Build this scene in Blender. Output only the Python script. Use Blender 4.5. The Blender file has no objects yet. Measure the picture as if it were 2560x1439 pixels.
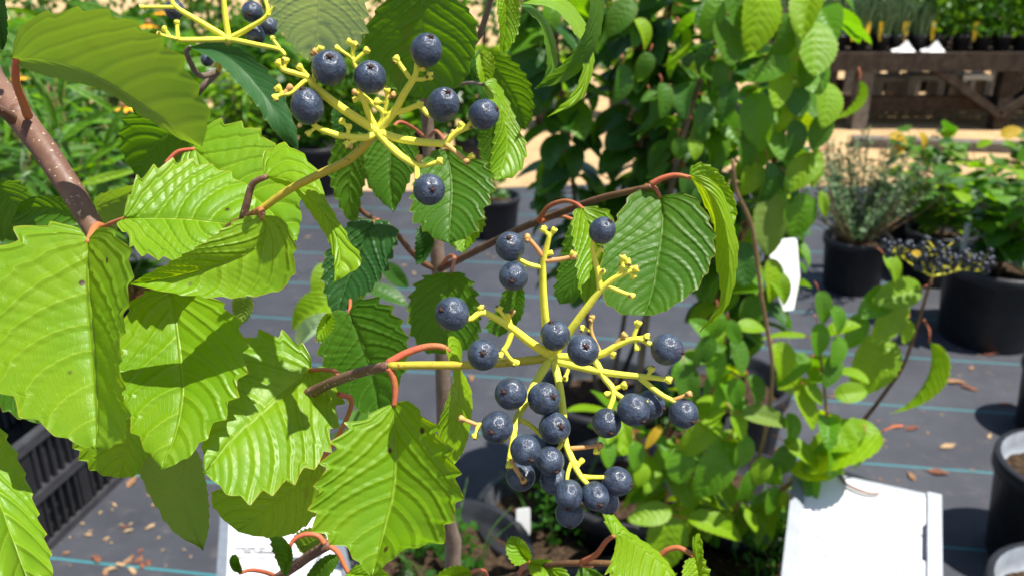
import bpy, bmesh, math, random
import numpy as np
from mathutils import Vector, Matrix
random.seed(7); rng = np.random.default_rng(7)
sc = bpy.context.scene
C = sc.collection

# ---------------------------------------------------------------- camera
H = 1.25                                   # camera height, m
PITCH = math.atan(0.42)                    # looking down
FPX, CX, CY = 2217.0, 1280.0, 719.5        # focal length in photo pixels
CAM = np.array([0.0, 0.0, H])
FW = np.array([0, math.cos(PITCH), -math.sin(PITCH)])
UP = np.array([0, math.sin(PITCH), math.cos(PITCH)])
RT = np.array([1.0, 0, 0])
cd = bpy.data.cameras.new('camera'); cam = bpy.data.objects.new('camera', cd); C.objects.link(cam)
cam.location = CAM; cam.rotation_euler = (math.pi/2 - PITCH, 0, 0)
cd.sensor_width = 36; cd.lens = 36*FPX/2560; cd.clip_start = 0.01; cd.clip_end = 400
cd.dof.use_dof = True; cd.dof.focus_distance = 0.275; cd.dof.aperture_fstop = 21
sc.camera = cam
# ---------------------------------------------------------------- light
SUNC = np.array([0.34, 0.80, 0.50])        # direction to the sun in camera axes (right, up, back)
SUN = SUNC[0]*RT + SUNC[1]*UP - SUNC[2]*FW; SUN /= np.linalg.norm(SUN)
elev = math.asin(SUN[2]); azim = math.atan2(SUN[0], SUN[1])
w = bpy.data.worlds.new('World'); sc.world = w; w.use_nodes = True
nt = w.node_tree; bg = nt.nodes['Background']
sky = nt.nodes.new('ShaderNodeTexSky'); sky.sky_type = 'NISHITA'; sky.sun_disc = False
sky.sun_elevation = elev; sky.sun_rotation = azim
nt.links.new(sky.outputs[0], bg.inputs[0]); bg.inputs[1].default_value = 0.085
sl = bpy.data.lights.new('sun', 'SUN'); sl.energy = 5.0; sl.angle = math.radians(0.53); sl.color = (1, .95, .87)
so = bpy.data.objects.new('sun', sl); C.objects.link(so)
so.rotation_euler = Vector(SUN).to_track_quat('Z', 'Y').to_euler()
sc.view_settings.view_transform = 'Standard'; sc.view_settings.look = 'None'
sc.view_settings.exposure = 0.88; sc.view_settings.gamma = 1
sc.render.engine = 'CYCLES'

# ---------------------------------------------------------------- helpers
def pw(x, y, d):                            # photo pixel + depth (m along the view axis) -> world
    return CAM + d*(FW + (x-CX)/FPX*RT - (y-CY)/FPX*UP)
def gp(x, y, z=0.0):                        # photo pixel -> point on the horizontal plane z
    r = FW + (x-CX)/FPX*RT - (y-CY)/FPX*UP
    return CAM + r*((z-H)/r[2])
def depth_of(p): return float(np.dot(np.asarray(p)-CAM, FW))
WL = {}                                     # world origin of every object built
def tag(o, label=None, cat=None, group=None, kind=None):
    if label: o['label'] = label
    if cat: o['category'] = cat
    if group: o['group'] = group
    if kind: o['kind'] = kind
    return o
def reg(o, loc, parent):
    loc = np.array(loc, float); C.objects.link(o)
    if parent is not None:
        o.parent = parent; o.location = loc - WL[parent.name]
    else: o.location = loc
    WL[o.name] = loc; return o
def thing(name, loc, label, cat, group=None):
    return tag(reg(bpy.data.objects.new(name, None), loc, None), label, cat, group)
def obj(name, me, loc, parent=None): return reg(bpy.data.objects.new(name, me), loc, parent)
def mesh(name, V, F, mats, mi=None, smooth=True, uv=None):
    me = bpy.data.meshes.new(name); me.from_pydata([tuple(map(float, v)) for v in V], [], [tuple(f) for f in F])
    for m in (mats if isinstance(mats, (list, tuple)) else [mats]): me.materials.append(m)
    if mi is not None: me.polygons.foreach_set('material_index', mi)
    if smooth: me.polygons.foreach_set('use_smooth', [True]*len(me.polygons))
    if uv is not None:
        ul = me.uv_layers.new(name='uv'); li = np.zeros(len(me.loops), int); me.loops.foreach_get('vertex_index', li)
        ul.data.foreach_set('uv', np.asarray(uv)[li].ravel())
    me.update(); return me
def spline(P, n, closed=False):             # Catmull-Rom, resampled evenly by length
    P = np.asarray(P, float)
    if len(P) == 2: return P[0]+np.linspace(0, 1, n)[:, None]*(P[1]-P[0])
    Q = np.vstack([2*P[0]-P[1], P, 2*P[-1]-P[-2]]); out = []
    for i in range(1, len(Q)-2):
        t = np.linspace(0, 1, 12, endpoint=False)[:, None]; a, b, c, d = Q[i-1], Q[i], Q[i+1], Q[i+2]
        out.append(.5*((2*b)+(c-a)*t+(2*a-5*b+4*c-d)*t**2+(3*b-a-3*c+d)*t**3))
    out = np.vstack(out+[P[-1:]]); L = np.r_[0, np.cumsum(np.linalg.norm(np.diff(out, axis=0), axis=1))]
    return np.array([np.interp(np.linspace(0, L[-1], n), L, out[:, k]) for k in range(P.shape[1])]).T
class MB:                                   # collects shapes for one mesh
    def __init__(s): s.V = []; s.F = []; s.M = []
    def add(s, V, F, m=0):
        o = len(s.V); s.V += [np.asarray(v, float) for v in V]; s.F += [[i+o for i in f] for f in F]; s.M += [m]*len(F)
    def tube(s, P, R, sides=8, m=0, n=None, cap=True):
        P = np.asarray(P, float)
        R = np.asarray(R, float) if np.ndim(R) else np.full(len(P), float(R))
        if n or len(P) > 2:
            n = n or max(4, 4*len(P)); k = spline(np.c_[P, R[:, None] if R.ndim == 1 else R], n); P, R = k[:, :3], k[:, 3]
        T = np.gradient(P, axis=0); T /= np.linalg.norm(T, axis=1)[:, None]+1e-12
        ref = np.array([0, 0, 1.0]) if abs(T[0][2]) < .9 else np.array([1.0, 0, 0])
        V = []; x = None
        for p, t, r in zip(P, T, R):
            x = np.cross(t, ref) if x is None else x - t*np.dot(x, t); x /= np.linalg.norm(x)+1e-12; y = np.cross(t, x)
            for a in range(sides):
                q = 2*math.pi*a/sides; V.append(p+r*(math.cos(q)*x+math.sin(q)*y))
        F = [[i*sides+a, i*sides+(a+1) % sides, (i+1)*sides+(a+1) % sides, (i+1)*sides+a] for i in range(len(P)-1) for a in range(sides)]
        if cap: F += [list(range(sides))[::-1], [(len(P)-1)*sides+a for a in range(sides)]]
        s.add(V, F, m)
    def ball(s, c, r, m=0, nu=8, nv=5, sc=(1, 1, 1)):
        V = [np.array(c)+r*np.array(sc)*[math.sin(math.pi*j/nv)*math.cos(2*math.pi*i/nu), math.sin(math.pi*j/nv)*math.sin(2*math.pi*i/nu), math.cos(math.pi*j/nv)] for j in range(nv+1) for i in range(nu)]
        s.add(V, [[j*nu+i, j*nu+(i+1) % nu, (j+1)*nu+(i+1) % nu, (j+1)*nu+i] for j in range(nv) for i in range(nu)], m)
    def box(s, c, size, rot=None, m=0):
        V = np.array([[x, y, z] for x in (-.5, .5) for y in (-.5, .5) for z in (-.5, .5)])*size
        if rot is not None: V = V @ np.asarray(rot).T
        s.add(V+np.asarray(c), [[0, 1, 3, 2], [4, 6, 7, 5], [0, 4, 5, 1], [2, 3, 7, 6], [0, 2, 6, 4], [1, 5, 7, 3]], m)
    def beam(s, a, b, wd, th, m=0, up=(0, 0, 1)):
        a = np.asarray(a, float); b = np.asarray(b, float); t = b-a; L = np.linalg.norm(t); t /= L
        x = np.cross(t, up); x /= np.linalg.norm(x); y = np.cross(x, t)
        s.box((a+b)/2, (L, wd, th), np.array([t, x, y]).T, m)
    def lathe(s, prof, c=(0, 0, 0), n=28, m=0):
        V = [np.array(c)+[r*math.cos(2*math.pi*i/n), r*math.sin(2*math.pi*i/n), z] for r, z in prof for i in range(n)]
        s.add(V, [[j*n+i, j*n+(i+1) % n, (j+1)*n+(i+1) % n, (j+1)*n+i] for j in range(len(prof)-1) for i in range(n)], m)
    def build(s, name, mats, parent=None, loc=None, smooth=True):
        V = np.array(s.V); loc = V[0] if loc is None else np.asarray(loc, float)
        return obj(name, mesh(name, V-loc, s.F, mats, s.M, smooth), loc, parent)

# ---------------------------------------------------------------- materials
class NT:
    def __init__(s, name):
        s.m = bpy.data.materials.new(name); s.m.use_nodes = True; s.t = s.m.node_tree
        s.p = s.t.nodes['Principled BSDF']; s.out = s.t.nodes['Material Output']
    def n(s, ty, ins={}, **kw):
        k = s.t.nodes.new('ShaderNode'+ty)
        for a, b in kw.items(): setattr(k, a, b)
        for a, b in ins.items(): s.set(k.inputs[a], b)
        return k
    def set(s, sock, v):
        if hasattr(v, 'outputs'): v = v.outputs[0]
        if hasattr(v, 'is_output'): s.t.links.new(v, sock)
        else: sock.default_value = v
    def math(s, op, a, b=0.0, c=0.0, clamp=False): return s.n('Math', {0: a, 1: b, 2: c}, operation=op, use_clamp=clamp).outputs[0]
    def mix(s, f, a, b, bt='MIX'):
        k = s.n('MixRGB', blend_type=bt); s.set(k.inputs[0], f); s.set(k.inputs[1], a); s.set(k.inputs[2], b); return k.outputs[0]
    def ss(s, x, a, b):                      # smoothstep a..b
        k = s.n('MapRange', {0: x, 1: a, 2: b}, interpolation_type='SMOOTHSTEP'); return k.outputs[0]
    def noise(s, scale, det=3, co=None, rough=.55):
        k = s.n('TexNoise', {'Scale': scale, 'Detail': det, 'Roughness': rough})
        if co is not None: s.set(k.inputs['Vector'], co)
        return k.outputs['Fac']
    def bump(s, h, st=.3, dist=.001):
        k = s.n('Bump', {'Strength': st, 'Distance': dist, 'Height': h}); return k.outputs[0]
def rgb(r, g, b): return (r, g, b, 1)
NVEIN = 6.8; KV = .50
def leaf_mat(name, c1, c2, cv, tc, rough=.42, trans=.42, spec=.4, veinw=.05, spots=.5, bumpst=.45, edge=(.45, .30, .03), under=1):
    s = NT(name); oc = s.n('TexCoord').outputs['Object']
    sx = s.n('SeparateXYZ', {0: s.n('UVMap', uv_map='uv').outputs[0]}); u = sx.outputs[0]
    v = s.math('ABSOLUTE', s.math('MULTIPLY_ADD', sx.outputs[1], 2., -1.))
    u2 = s.math('ADD', u, s.math('MULTIPLY', s.math('SINE', s.math('MULTIPLY', u, 13.)), .016))
    kv = s.math('MULTIPLY', s.math('POWER', v, 1.12), KV)
    cc = s.math('DIVIDE', s.math('SUBTRACT', u2, kv), s.math('SUBTRACT', 1., kv))
    cc = s.math('ADD', s.math('MAXIMUM', cc, 0.), s.math('MULTIPLY', s.math('MINIMUM', cc, 0.), .5))
    ph = s.math('MULTIPLY', cc, float(NVEIN))
    wob = s.noise(60, 1, oc); ph = s.math('ADD', s.math('MULTIPLY_ADD', s.math('LESS_THAN', sx.outputs[1], .5), .35, ph), s.math('MULTIPLY_ADD', wob, .22, -.11))
    dv = s.math('PINGPONG', ph, .5)                       # 0 on a vein, .5 between
    wv = s.math('MULTIPLY_ADD', v, -veinw*.75, veinw)
    vein = s.math('SUBTRACT', 1., s.math('DIVIDE', dv, wv), clamp=True)
    mid = s.math('SUBTRACT', 1., s.ss(v, .006, .03)); vein = s.math('MAXIMUM', vein, mid)
    vo = s.n('TexVoronoi', {'Scale': 620., 'Vector': oc}, feature='DISTANCE_TO_EDGE').outputs['Distance']
    net = s.math('SUBTRACT', 1., s.ss(vo, .0, .12))
    lad = s.math('PINGPONG', s.math('ADD', s.math('MULTIPLY', v, 15.), s.math('MULTIPLY', s.noise(140, 1, oc), 2.2)), .5)
    net = s.math('MAXIMUM', s.math('MULTIPLY', net, .6), s.math('SUBTRACT', 1., s.ss(lad, .0, .10)))
    rnd = s.n('ObjectInfo').outputs['Random']
    big = s.noise(38, 3, oc)
    f = s.math('ADD', s.ss(big, .35, .7), s.math('MULTIPLY_ADD', rnd, .7, -.35), clamp=True)
    col = s.mix(f, rgb(*c1), rgb(*c2))
    col = s.mix(s.math('MULTIPLY', net, .16), col, rgb(*cv))
    col = s.mix(s.math('MULTIPLY', vein, .85), col, rgb(*cv))
    col = s.mix(s.math('MULTIPLY', s.ss(v, .965, 1.0), .38), col, rgb(*edge))
    sp = s.n('TexVoronoi', {'Scale': 95., 'Vector': oc, 'Randomness': 1.}); k = s.n('SeparateColor', {0: sp.outputs['Color']})
    spot = s.math('MULTIPLY', s.math('SUBTRACT', 1., s.ss(sp.outputs['Distance'], .06, .13)), s.math('GREATER_THAN', k.outputs[0], 1.-.14*spots))
    col = s.mix(spot, col, rgb(.06, .03, .01))
    blot = s.math('MULTIPLY', s.ss(s.noise(55, 4, oc), .66, .74), .55*spots)
    col = s.mix(blot, col, rgb(.28, .12, .02))
    h = s.math('ADD', s.math('MULTIPLY', s.ss(dv, 0., .28), 1.1*under), s.math('MULTIPLY', net, -.05*under))
    h = s.math('ADD', h, s.math('MULTIPLY', mid, -.8*under)); h = s.math('ADD', h, s.math('MULTIPLY', s.noise(900, 2, oc), .05))
    nb = s.bump(h, bumpst, .0011)
    s.set(s.p.inputs['Base Color'], col); s.set(s.p.inputs['Normal'], nb)
    s.set(s.p.inputs['Roughness'], s.math('MULTIPLY_ADD', s.noise(30, 2, oc), .2, rough-.1)); s.p.inputs['Specular IOR Level'].default_value = spec
    tcol = s.mix(f, rgb(*tc), rgb(tc[0]*1.15, tc[1]*1.0, tc[2]))
    tcol = s.mix(s.math('MULTIPLY', vein, .5), tcol, rgb(tc[0]*.7, tc[1]*.75, tc[2]))
    tcol = s.mix(s.math('MAXIMUM', spot, blot), tcol, rgb(.08, .03, .005))
    tb = s.n('BsdfTranslucent', {0: tcol, 'Normal': nb})
    mx = s.n('MixShader', {0: trans, 1: s.p.outputs[0], 2: tb}); s.t.links.new(mx.outputs[0], s.out.inputs[0])
    return s.m
def plain(name, c1, c2=None, rough=.6, scale=30, spec=.35, bump=0, bs=200, metal=0, dist=.001, det=4):
    s = NT(name); oc = s.n('TexCoord').outputs['Object']; c2 = c2 or tuple(x*.65 for x in c1)
    s.set(s.p.inputs['Base Color'], s.mix(s.ss(s.noise(scale, det, oc), .3, .7), rgb(*c1), rgb(*c2)))
    s.p.inputs['Roughness'].default_value = rough; s.p.inputs['Specular IOR Level'].default_value = spec; s.p.inputs['Metallic'].default_value = metal
    if bump: s.set(s.p.inputs['Normal'], s.bump(s.noise(bs, 4, oc), bump, dist))
    return s.m
LM = {
 'bright': leaf_mat('leaf_bright', (.128, .285, .004), (.175, .325, .004), (.27, .42, .022), (.42, .645, .003), .42, .38, .42, spots=.8, veinw=.06),
 'yellow': leaf_mat('leaf_yellow', (.165, .335, .004), (.215, .370, .005), (.33, .46, .03), (.46, .68, .003), .42, .42, .36, veinw=.06),
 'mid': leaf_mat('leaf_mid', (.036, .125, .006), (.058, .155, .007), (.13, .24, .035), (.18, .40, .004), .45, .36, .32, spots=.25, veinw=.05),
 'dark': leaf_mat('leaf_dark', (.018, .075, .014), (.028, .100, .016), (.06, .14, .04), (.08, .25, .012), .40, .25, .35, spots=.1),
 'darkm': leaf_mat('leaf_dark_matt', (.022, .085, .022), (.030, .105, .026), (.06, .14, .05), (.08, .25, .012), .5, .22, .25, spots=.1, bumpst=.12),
 'gold': leaf_mat('leaf_gold', (.42, .27, .01), (.50, .33, .012), (.5, .4, .05), (.7, .45, .01), .45, .35, .3),
 'under': leaf_mat('leaf_underside', (.150, .235, .045), (.180, .265, .055), (.25, .34, .10), (.29, .50, .014), .6, .40, .2, spots=.15, under=-1, bumpst=.12),
 'pale': leaf_mat('leaf_pale_underside', (.30, .46, .23), (.35, .50, .26), (.44, .57, .34), (.44, .60, .12), .6, .3, .2, spots=.05, under=-1, bumpst=.3),
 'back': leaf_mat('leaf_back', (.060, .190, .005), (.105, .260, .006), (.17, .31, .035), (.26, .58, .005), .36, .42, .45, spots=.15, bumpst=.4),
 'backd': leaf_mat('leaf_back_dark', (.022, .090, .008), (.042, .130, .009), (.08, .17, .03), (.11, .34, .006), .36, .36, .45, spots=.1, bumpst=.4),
}
def stem_mat(name, c1, c2, spk, scale=160, rough=.5, sth=.68, sa=.9):
    s = NT(name); oc = s.n('TexCoord').outputs['Object']
    mp = s.n('Mapping', {'Vector': oc}); base = s.mix(s.ss(s.noise(scale*.5, 4, oc), .3, .7), rgb(*c1), rgb(*c2))
    k = s.math('MULTIPLY', s.ss(s.noise(scale*5, 2, oc), sth, sth+.06), sa)
    s.set(s.p.inputs['Base Color'], s.mix(k, base, rgb(*spk))); s.p.inputs['Roughness'].default_value = rough
    s.p.inputs['Specular IOR Level'].default_value = .35
    s.set(s.p.inputs['Normal'], s.bump(s.noise(scale*4, 4, oc), .35, .0006)); return s.m
M = {
 'bark': stem_mat('bark_brown', (.20, .115, .075), (.12, .058, .038), (.50, .40, .28), 120, sth=.64),
 'barkg': stem_mat('bark_grey', (.20, .15, .115), (.12, .085, .06), (.34, .30, .25)),
 'twig': stem_mat('twig_brown', (.17, .085, .035), (.10, .045, .022), (.35, .22, .10)),
 'twigl': stem_mat('twig_tan', (.30, .19, .09), (.22, .125, .06), (.40, .3, .2)),
 'red': stem_mat('petiole_red', (.46, .10, .055), (.40, .15, .05), (.5, .28, .12), sth=.7),
 'ped': stem_mat('stalk_yellow_speckled', (.52, .46, .045), (.46, .36, .035), (.24, .08, .02), 70, sth=.62, sa=.8),
 'yel': stem_mat('stalk_yellow_green', (.80, .74, .060), (.72, .72, .085), (.45, .28, .05), 60, sth=.74, sa=.6),
 'pink': stem_mat('stalk_pinkish', (.55, .25, .10), (.52, .38, .09), (.35, .15, .05), 90, sth=.7),
 'scar': plain('stalk_scar', (.13, .075, .03), (.30, .20, .08), .8, 900),
 'plastic': plain('black_plastic', (.012, .012, .014), (.020, .020, .023), .42, 25, .45, .15, 300),
 'potin': plain('pot_inner_wall', (.045, .048, .055), (.07, .075, .085), .45, 30, .45),
 'potin_lit': plain('pot_inner_wall_sunlit', (.26, .285, .32), (.36, .39, .43), .4, 30, .5),  # paler copy of the inner wall, sunlight and sheen put into its colour
 'plasticg': plain('dusty_plastic', (.03, .03, .035), (.05, .05, .055), .5, 40, .45, .15, 300),
 'soil': plain('potting_soil', (.030, .020, .013), (.10, .065, .04), .95, 90, .1, 1., 220, dist=.01),
 'wood': plain('weathered_wood', (.060, .045, .033), (.030, .022, .017), .85, 20, .15, .5, 60, dist=.004),
 'woodg': plain('grey_wood', (.17, .15, .13), (.10, .085, .072), .85, 20, .15, .5, 60, dist=.004),
 'metal': plain('galvanised_metal', (.16, .18, .215), (.20, .225, .26), .5, 60, .5, .1, 300, .2),
 'white': plain('white_card', (.80, .80, .79), (.75, .75, .74), .5, 15, .4),
 'paper': plain('white_paper', (.66, .66, .67), (.62, .62, .64), .75, 20, .2),
 'ink': plain('faded_ink', (.06, .063, .08), (.12, .125, .15), .8, 500, .1),
 'ink2': plain('grey_ink', (.02, .022, .035), (.05, .055, .08), .8, 500, .1),
 'tagy': plain('yellow_tag', (.75, .50, .02), (.70, .45, .02), .5, 20),
 'orange': plain('orange_petal', (.85, .30, .01), (.80, .42, .015), .6, 90),
 'dry': plain('dry_leaf_tan', (.27, .155, .085), (.17, .09, .045), .8, 70, .2, .6, 300),
 'dry2': plain('dry_leaf_pale', (.38, .27, .15), (.27, .17, .09), .8, 70, .2, .6, 300),
 'dry3': plain('dry_leaf_red', (.13, .045, .03), (.18, .08, .045), .8, 70, .2, .6, 300),
 'block': plain('concrete_block', (.42, .38, .33), (.33, .30, .26), .9, 40, .2, .5, 150),
 'grass': plain('grass_blade', (.10, .22, .035), (.06, .15, .03), .5, 60),
 'needle': plain('needle_leaf', (.11, .19, .075), (.06, .12, .04), .5, 60),
 'purple': plain('purple_foliage', (.06, .02, .05), (.09, .03, .07), .5, 60),
}
def berry_mat():
    s = NT('berry_blue'); oc = s.n('TexCoord').outputs['Object']; rnd = s.n('ObjectInfo').outputs['Random']
    off = s.n('VectorMath', {0: oc, 1: s.n('CombineXYZ', {0: s.math('MULTIPLY', rnd, 40.)})}, operation='ADD').outputs[0]
    b = s.noise(1.7, 5, off, .6); c = s.mix(s.ss(b, .30, .72), rgb(.018, .027, .048), rgb(.056, .080, .125))
    c = s.mix(s.math('MULTIPLY', s.ss(s.noise(9, 4, off), .56, .68), .45), c, rgb(.012, .016, .03))
    c = s.mix(s.math('MULTIPLY', s.ss(s.noise(.9, 1, off), .62, .8), s.math('MULTIPLY', s.math('GREATER_THAN', rnd, .8), .5)), c, rgb(.09, .02, .06))
    s.set(s.p.inputs['Base Color'], c); s.set(s.p.inputs['Roughness'], s.math('MULTIPLY_ADD', b, .20, .23)); s.p.inputs['Specular IOR Level'].default_value = .55
    s.set(s.p.inputs['Normal'], s.bump(s.math('ADD', s.noise(5.5, 3, off), s.math('MULTIPLY', s.noise(26, 2, off), .05)), .22, .05)); return s.m
M['berry'] = berry_mat(); M['style'] = plain('berry_style_brown', (.055, .025, .018), (.03, .015, .012), .8, 800)
M['berryd'] = plain('berry_black', (.008, .010, .018), (.018, .024, .040), .34, 30, .5)
def ground_mat():
    s = NT('weed_fabric'); g = s.n('NewGeometry').outputs['Position']; sx = s.n('SeparateXYZ', {0: g}); X, Y = sx.outputs[0], sx.outputs[1]
    q = s.math('ADD', s.math('MULTIPLY', X, STR[0]), s.math('MULTIPLY', Y, STR[1]))          # distance across the stripes
    q = s.math('ADD', q, s.math('MULTIPLY_ADD', s.noise(2.2, 2, g), .014, -.007))
    d = s.math('PINGPONG', s.math('SUBTRACT', q, STR[2]), STR[3]/2)
    k = s.math('SUBTRACT', 1., s.ss(d, .0022, .0036))
    r = s.math('ADD', s.math('MULTIPLY', X, STR[1]), s.math('MULTIPLY', Y, -STR[0]))
    wv = s.math('MULTIPLY', s.math('SINE', s.math('MULTIPLY', q, 2*math.pi/.0032)), s.math('SINE', s.math('MULTIPLY', r, 2*math.pi/.0024)))
    n1 = s.noise(3.5, 5, g, .65); n2 = s.noise(28, 5, g, .7)
    base = s.mix(s.ss(n1, .3, .75), rgb(.034, .037, .049), rgb(.060, .064, .079))
    base = s.mix(s.math('MULTIPLY', s.ss(n2, .55, .78), .45), base, rgb(.15, .13, .11))
    base = s.mix(s.math('MULTIPLY_ADD', wv, .12, .12), base, rgb(.02, .02, .024))
    c = s.mix(s.math('MULTIPLY', k, .85), base, rgb(.03, .24, .27))
    s.set(s.p.inputs['Base Color'], c); s.p.inputs['Roughness'].default_value = .55; s.p.inputs['Specular IOR Level'].default_value = .45
    s.set(s.p.inputs['Normal'], s.bump(s.math('ADD', s.math('MULTIPLY', wv, .35), s.math('MULTIPLY', s.noise(9, 3, g), 6.)), .5, .003)); return s.m
def sand_mat():
    s = NT('sandy_path'); g = s.n('NewGeometry').outputs['Position']
    c = s.mix(s.ss(s.noise(5, 6, g, .7), .3, .75), rgb(.52, .36, .19), rgb(.38, .25, .13))
    c = s.mix(s.math('MULTIPLY', s.ss(s.noise(45, 4, g, .7), .58, .72), .7), c, rgb(.17, .11, .06))
    s.set(s.p.inputs['Base Color'], c); s.p.inputs['Roughness'].default_value = .95; s.p.inputs['Specular IOR Level'].default_value = .1
    s.set(s.p.inputs['Normal'], s.bump(s.noise(60, 5, g, .7), .8, .012)); return s.m
# stripes of the weed fabric: measured along one line and spaced one foot apart
_a, _b = gp(1890, 872), gp(2540, 913); _t = (_b-_a)/np.linalg.norm(_b-_a)
_nx, _ny = -_t[1], _t[0]; STR = (float(_nx), float(_ny), float(_a[0]*_nx+_a[1]*_ny), .305)

# ---------------------------------------------------------------- leaves
VS = np.array([0, .05, .14, .27, .41, .55, .68, .79, .88, .95, 1.0])
def leaf_grid(MP, EA, EB, nu, teeth, amp, N=NVEIN):
    """pixel-space grid between midrib and the two margins: (u, v, xyz px)"""
    u = np.linspace(0, 1, nu); rows = []
    fr = (N*1.5*(u-.03)) % 1.0; saw = np.where(fr < .84, (fr/.84)**1.3, (1-fr)/.16)-.35
    ti = np.floor(N*1.5*(u-.03)).astype(int); saw = saw*(.65+.7*rng.random(64))[ti % 64]
    env = np.clip((u-.05)/.1, 0, 1)*np.clip((1-u)/.05, 0, 1)
    for E, sg in ((EA, -1), (EB, 1)):
        d = E-MP; w = np.linalg.norm(d, axis=1); o = d/(w[:, None]+1e-9); wm = w.max()
        k = (amp*wm*env*saw*np.clip(w/wm*1.6, 0, 1))[:, None]*o*teeth
        for v in (VS[:0:-1] if sg < 0 else VS):
            rows.append((sg*v, MP+d*v+k*v**6))
    return u, np.array([r[0] for r in rows]), np.array([r[1] for r in rows])      # (nv), (nv, nu, 2|3)
def finish_leaf(P, u, v, pleat, mat, name, face=None, N=NVEIN):
    """P (nv,nu,3) world positions; pleats between the veins, returns mesh with uv and origin at the base"""
    du = np.gradient(P, axis=1); dv = np.gradient(P, axis=0); n = np.cross(dv, du); n /= np.linalg.norm(n, axis=2)[..., None]+1e-12
    if face is not None:
        mm = n[len(v)//2, len(u)//2]
        if np.dot(mm, face) < 0: n = -n
    av = np.abs(v)[:, None]; kv = KV*av**1.12; cc = (u[None]+.016*np.sin(13*u[None])-kv)/(1-kv); ph = N*np.where(cc < 0, cc*.5, cc)+.35*(v[:, None] < 0)
    env = np.clip(av/.12, 0, 1)*np.clip((1-av)/.25, 0, 1)*np.clip(u/.1, 0, 1)[None]*np.clip((1-u)/.15, 0, 1)[None]
    h = pleat*(np.abs(np.sin(math.pi*ph))**.7-.55)*env - pleat*1.0*np.exp(-(av/.05)**2)*np.clip(u/.05, 0, 1)[None]
    h = h*1.15; P = P+n*h[..., None]; nv, nu = len(v), len(u); base = P[nv//2, 0].copy()
    V = (P-base).reshape(-1, 3); idx = np.arange(nv*nu).reshape(nv, nu)
    F = np.stack([idx[:-1, :-1], idx[1:, :-1], idx[1:, 1:], idx[:-1, 1:]], -1).reshape(-1, 4)
    UV = np.stack([np.broadcast_to(u[None], (nv, nu)), np.broadcast_to(v[:, None]*.5+.5, (nv, nu))], -1).reshape(-1, 2)
    return mesh(name, V, F.tolist(), mat, uv=UV), base
def leaf(plant, mat, d, Mp, A, B, tx=0, ty=0, fa=-4, fb=-4, bend=0, pleat=.55, teeth=1., amp=.125, pet=None, pd=None, pr=.9, pm='red', twist=0):
    """leaf traced between midrib, margin A and margin B (photo px); d = depth m; tx, ty = slope of the blade
    (deg, + goes away to the right / downwards); fa, fb = depth of each margin against the midrib (mm)"""
    nu = 132; b, t = Mp[0], Mp[-1]
    MP = spline(Mp, nu); EA = spline([b]+list(A)+[t], nu); EB = spline([b]+list(B)+[t], nu)
    u, v, G = leaf_grid(MP, EA, EB, nu, teeth, amp)
    k = d/FPX; c = MP.mean(0); off = G-c
    av = np.abs(v)[:, None]; side = np.where(v < 0, fa, fb)[:, None]
    prof = np.sin(math.pi*np.clip(u, 0, 1)**.8)[None]
    rp = random.uniform(0, 6); rq = random.uniform(0, 6)
    z = d + k*(math.tan(math.radians(tx))*off[..., 0]+math.tan(math.radians(ty))*off[..., 1]) \
        + side*1e-3*(.75*av+.25*av**2)*prof + bend*1e-3*(4*(u[None]-.45)**2) \
        + 1e-3*(.9*np.sin(5*u[None]+rp+2*v[:, None])+.7*np.sin(9*u[None]+rq)*av**2*np.sign(v)[:, None])
    P = CAM + z[..., None]*(FW+((G[..., 0]-CX)/FPX)[..., None]*RT-((G[..., 1]-CY)/FPX)[..., None]*UP)
    me, base = finish_leaf(P, u, v, pleat*1e-3, LM[mat], 'leaf', -FW)
    o = obj('leaf', me, base, plant)
    if pet:
        db = depth_of(base); pd = db if pd is None else pd; n = len(pet)
        L = [pw(x, y, pd+(db-pd)*i/n) for i, (x, y) in enumerate(pet)]+[base+(P[len(v)//2, 5]-base)*.5]
        m = MB(); m.tube(L, np.linspace(pr*1.08, pr*.72, len(L))*1e-3, 8); m.build('petiole', M[pm], o)
    return o
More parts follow.
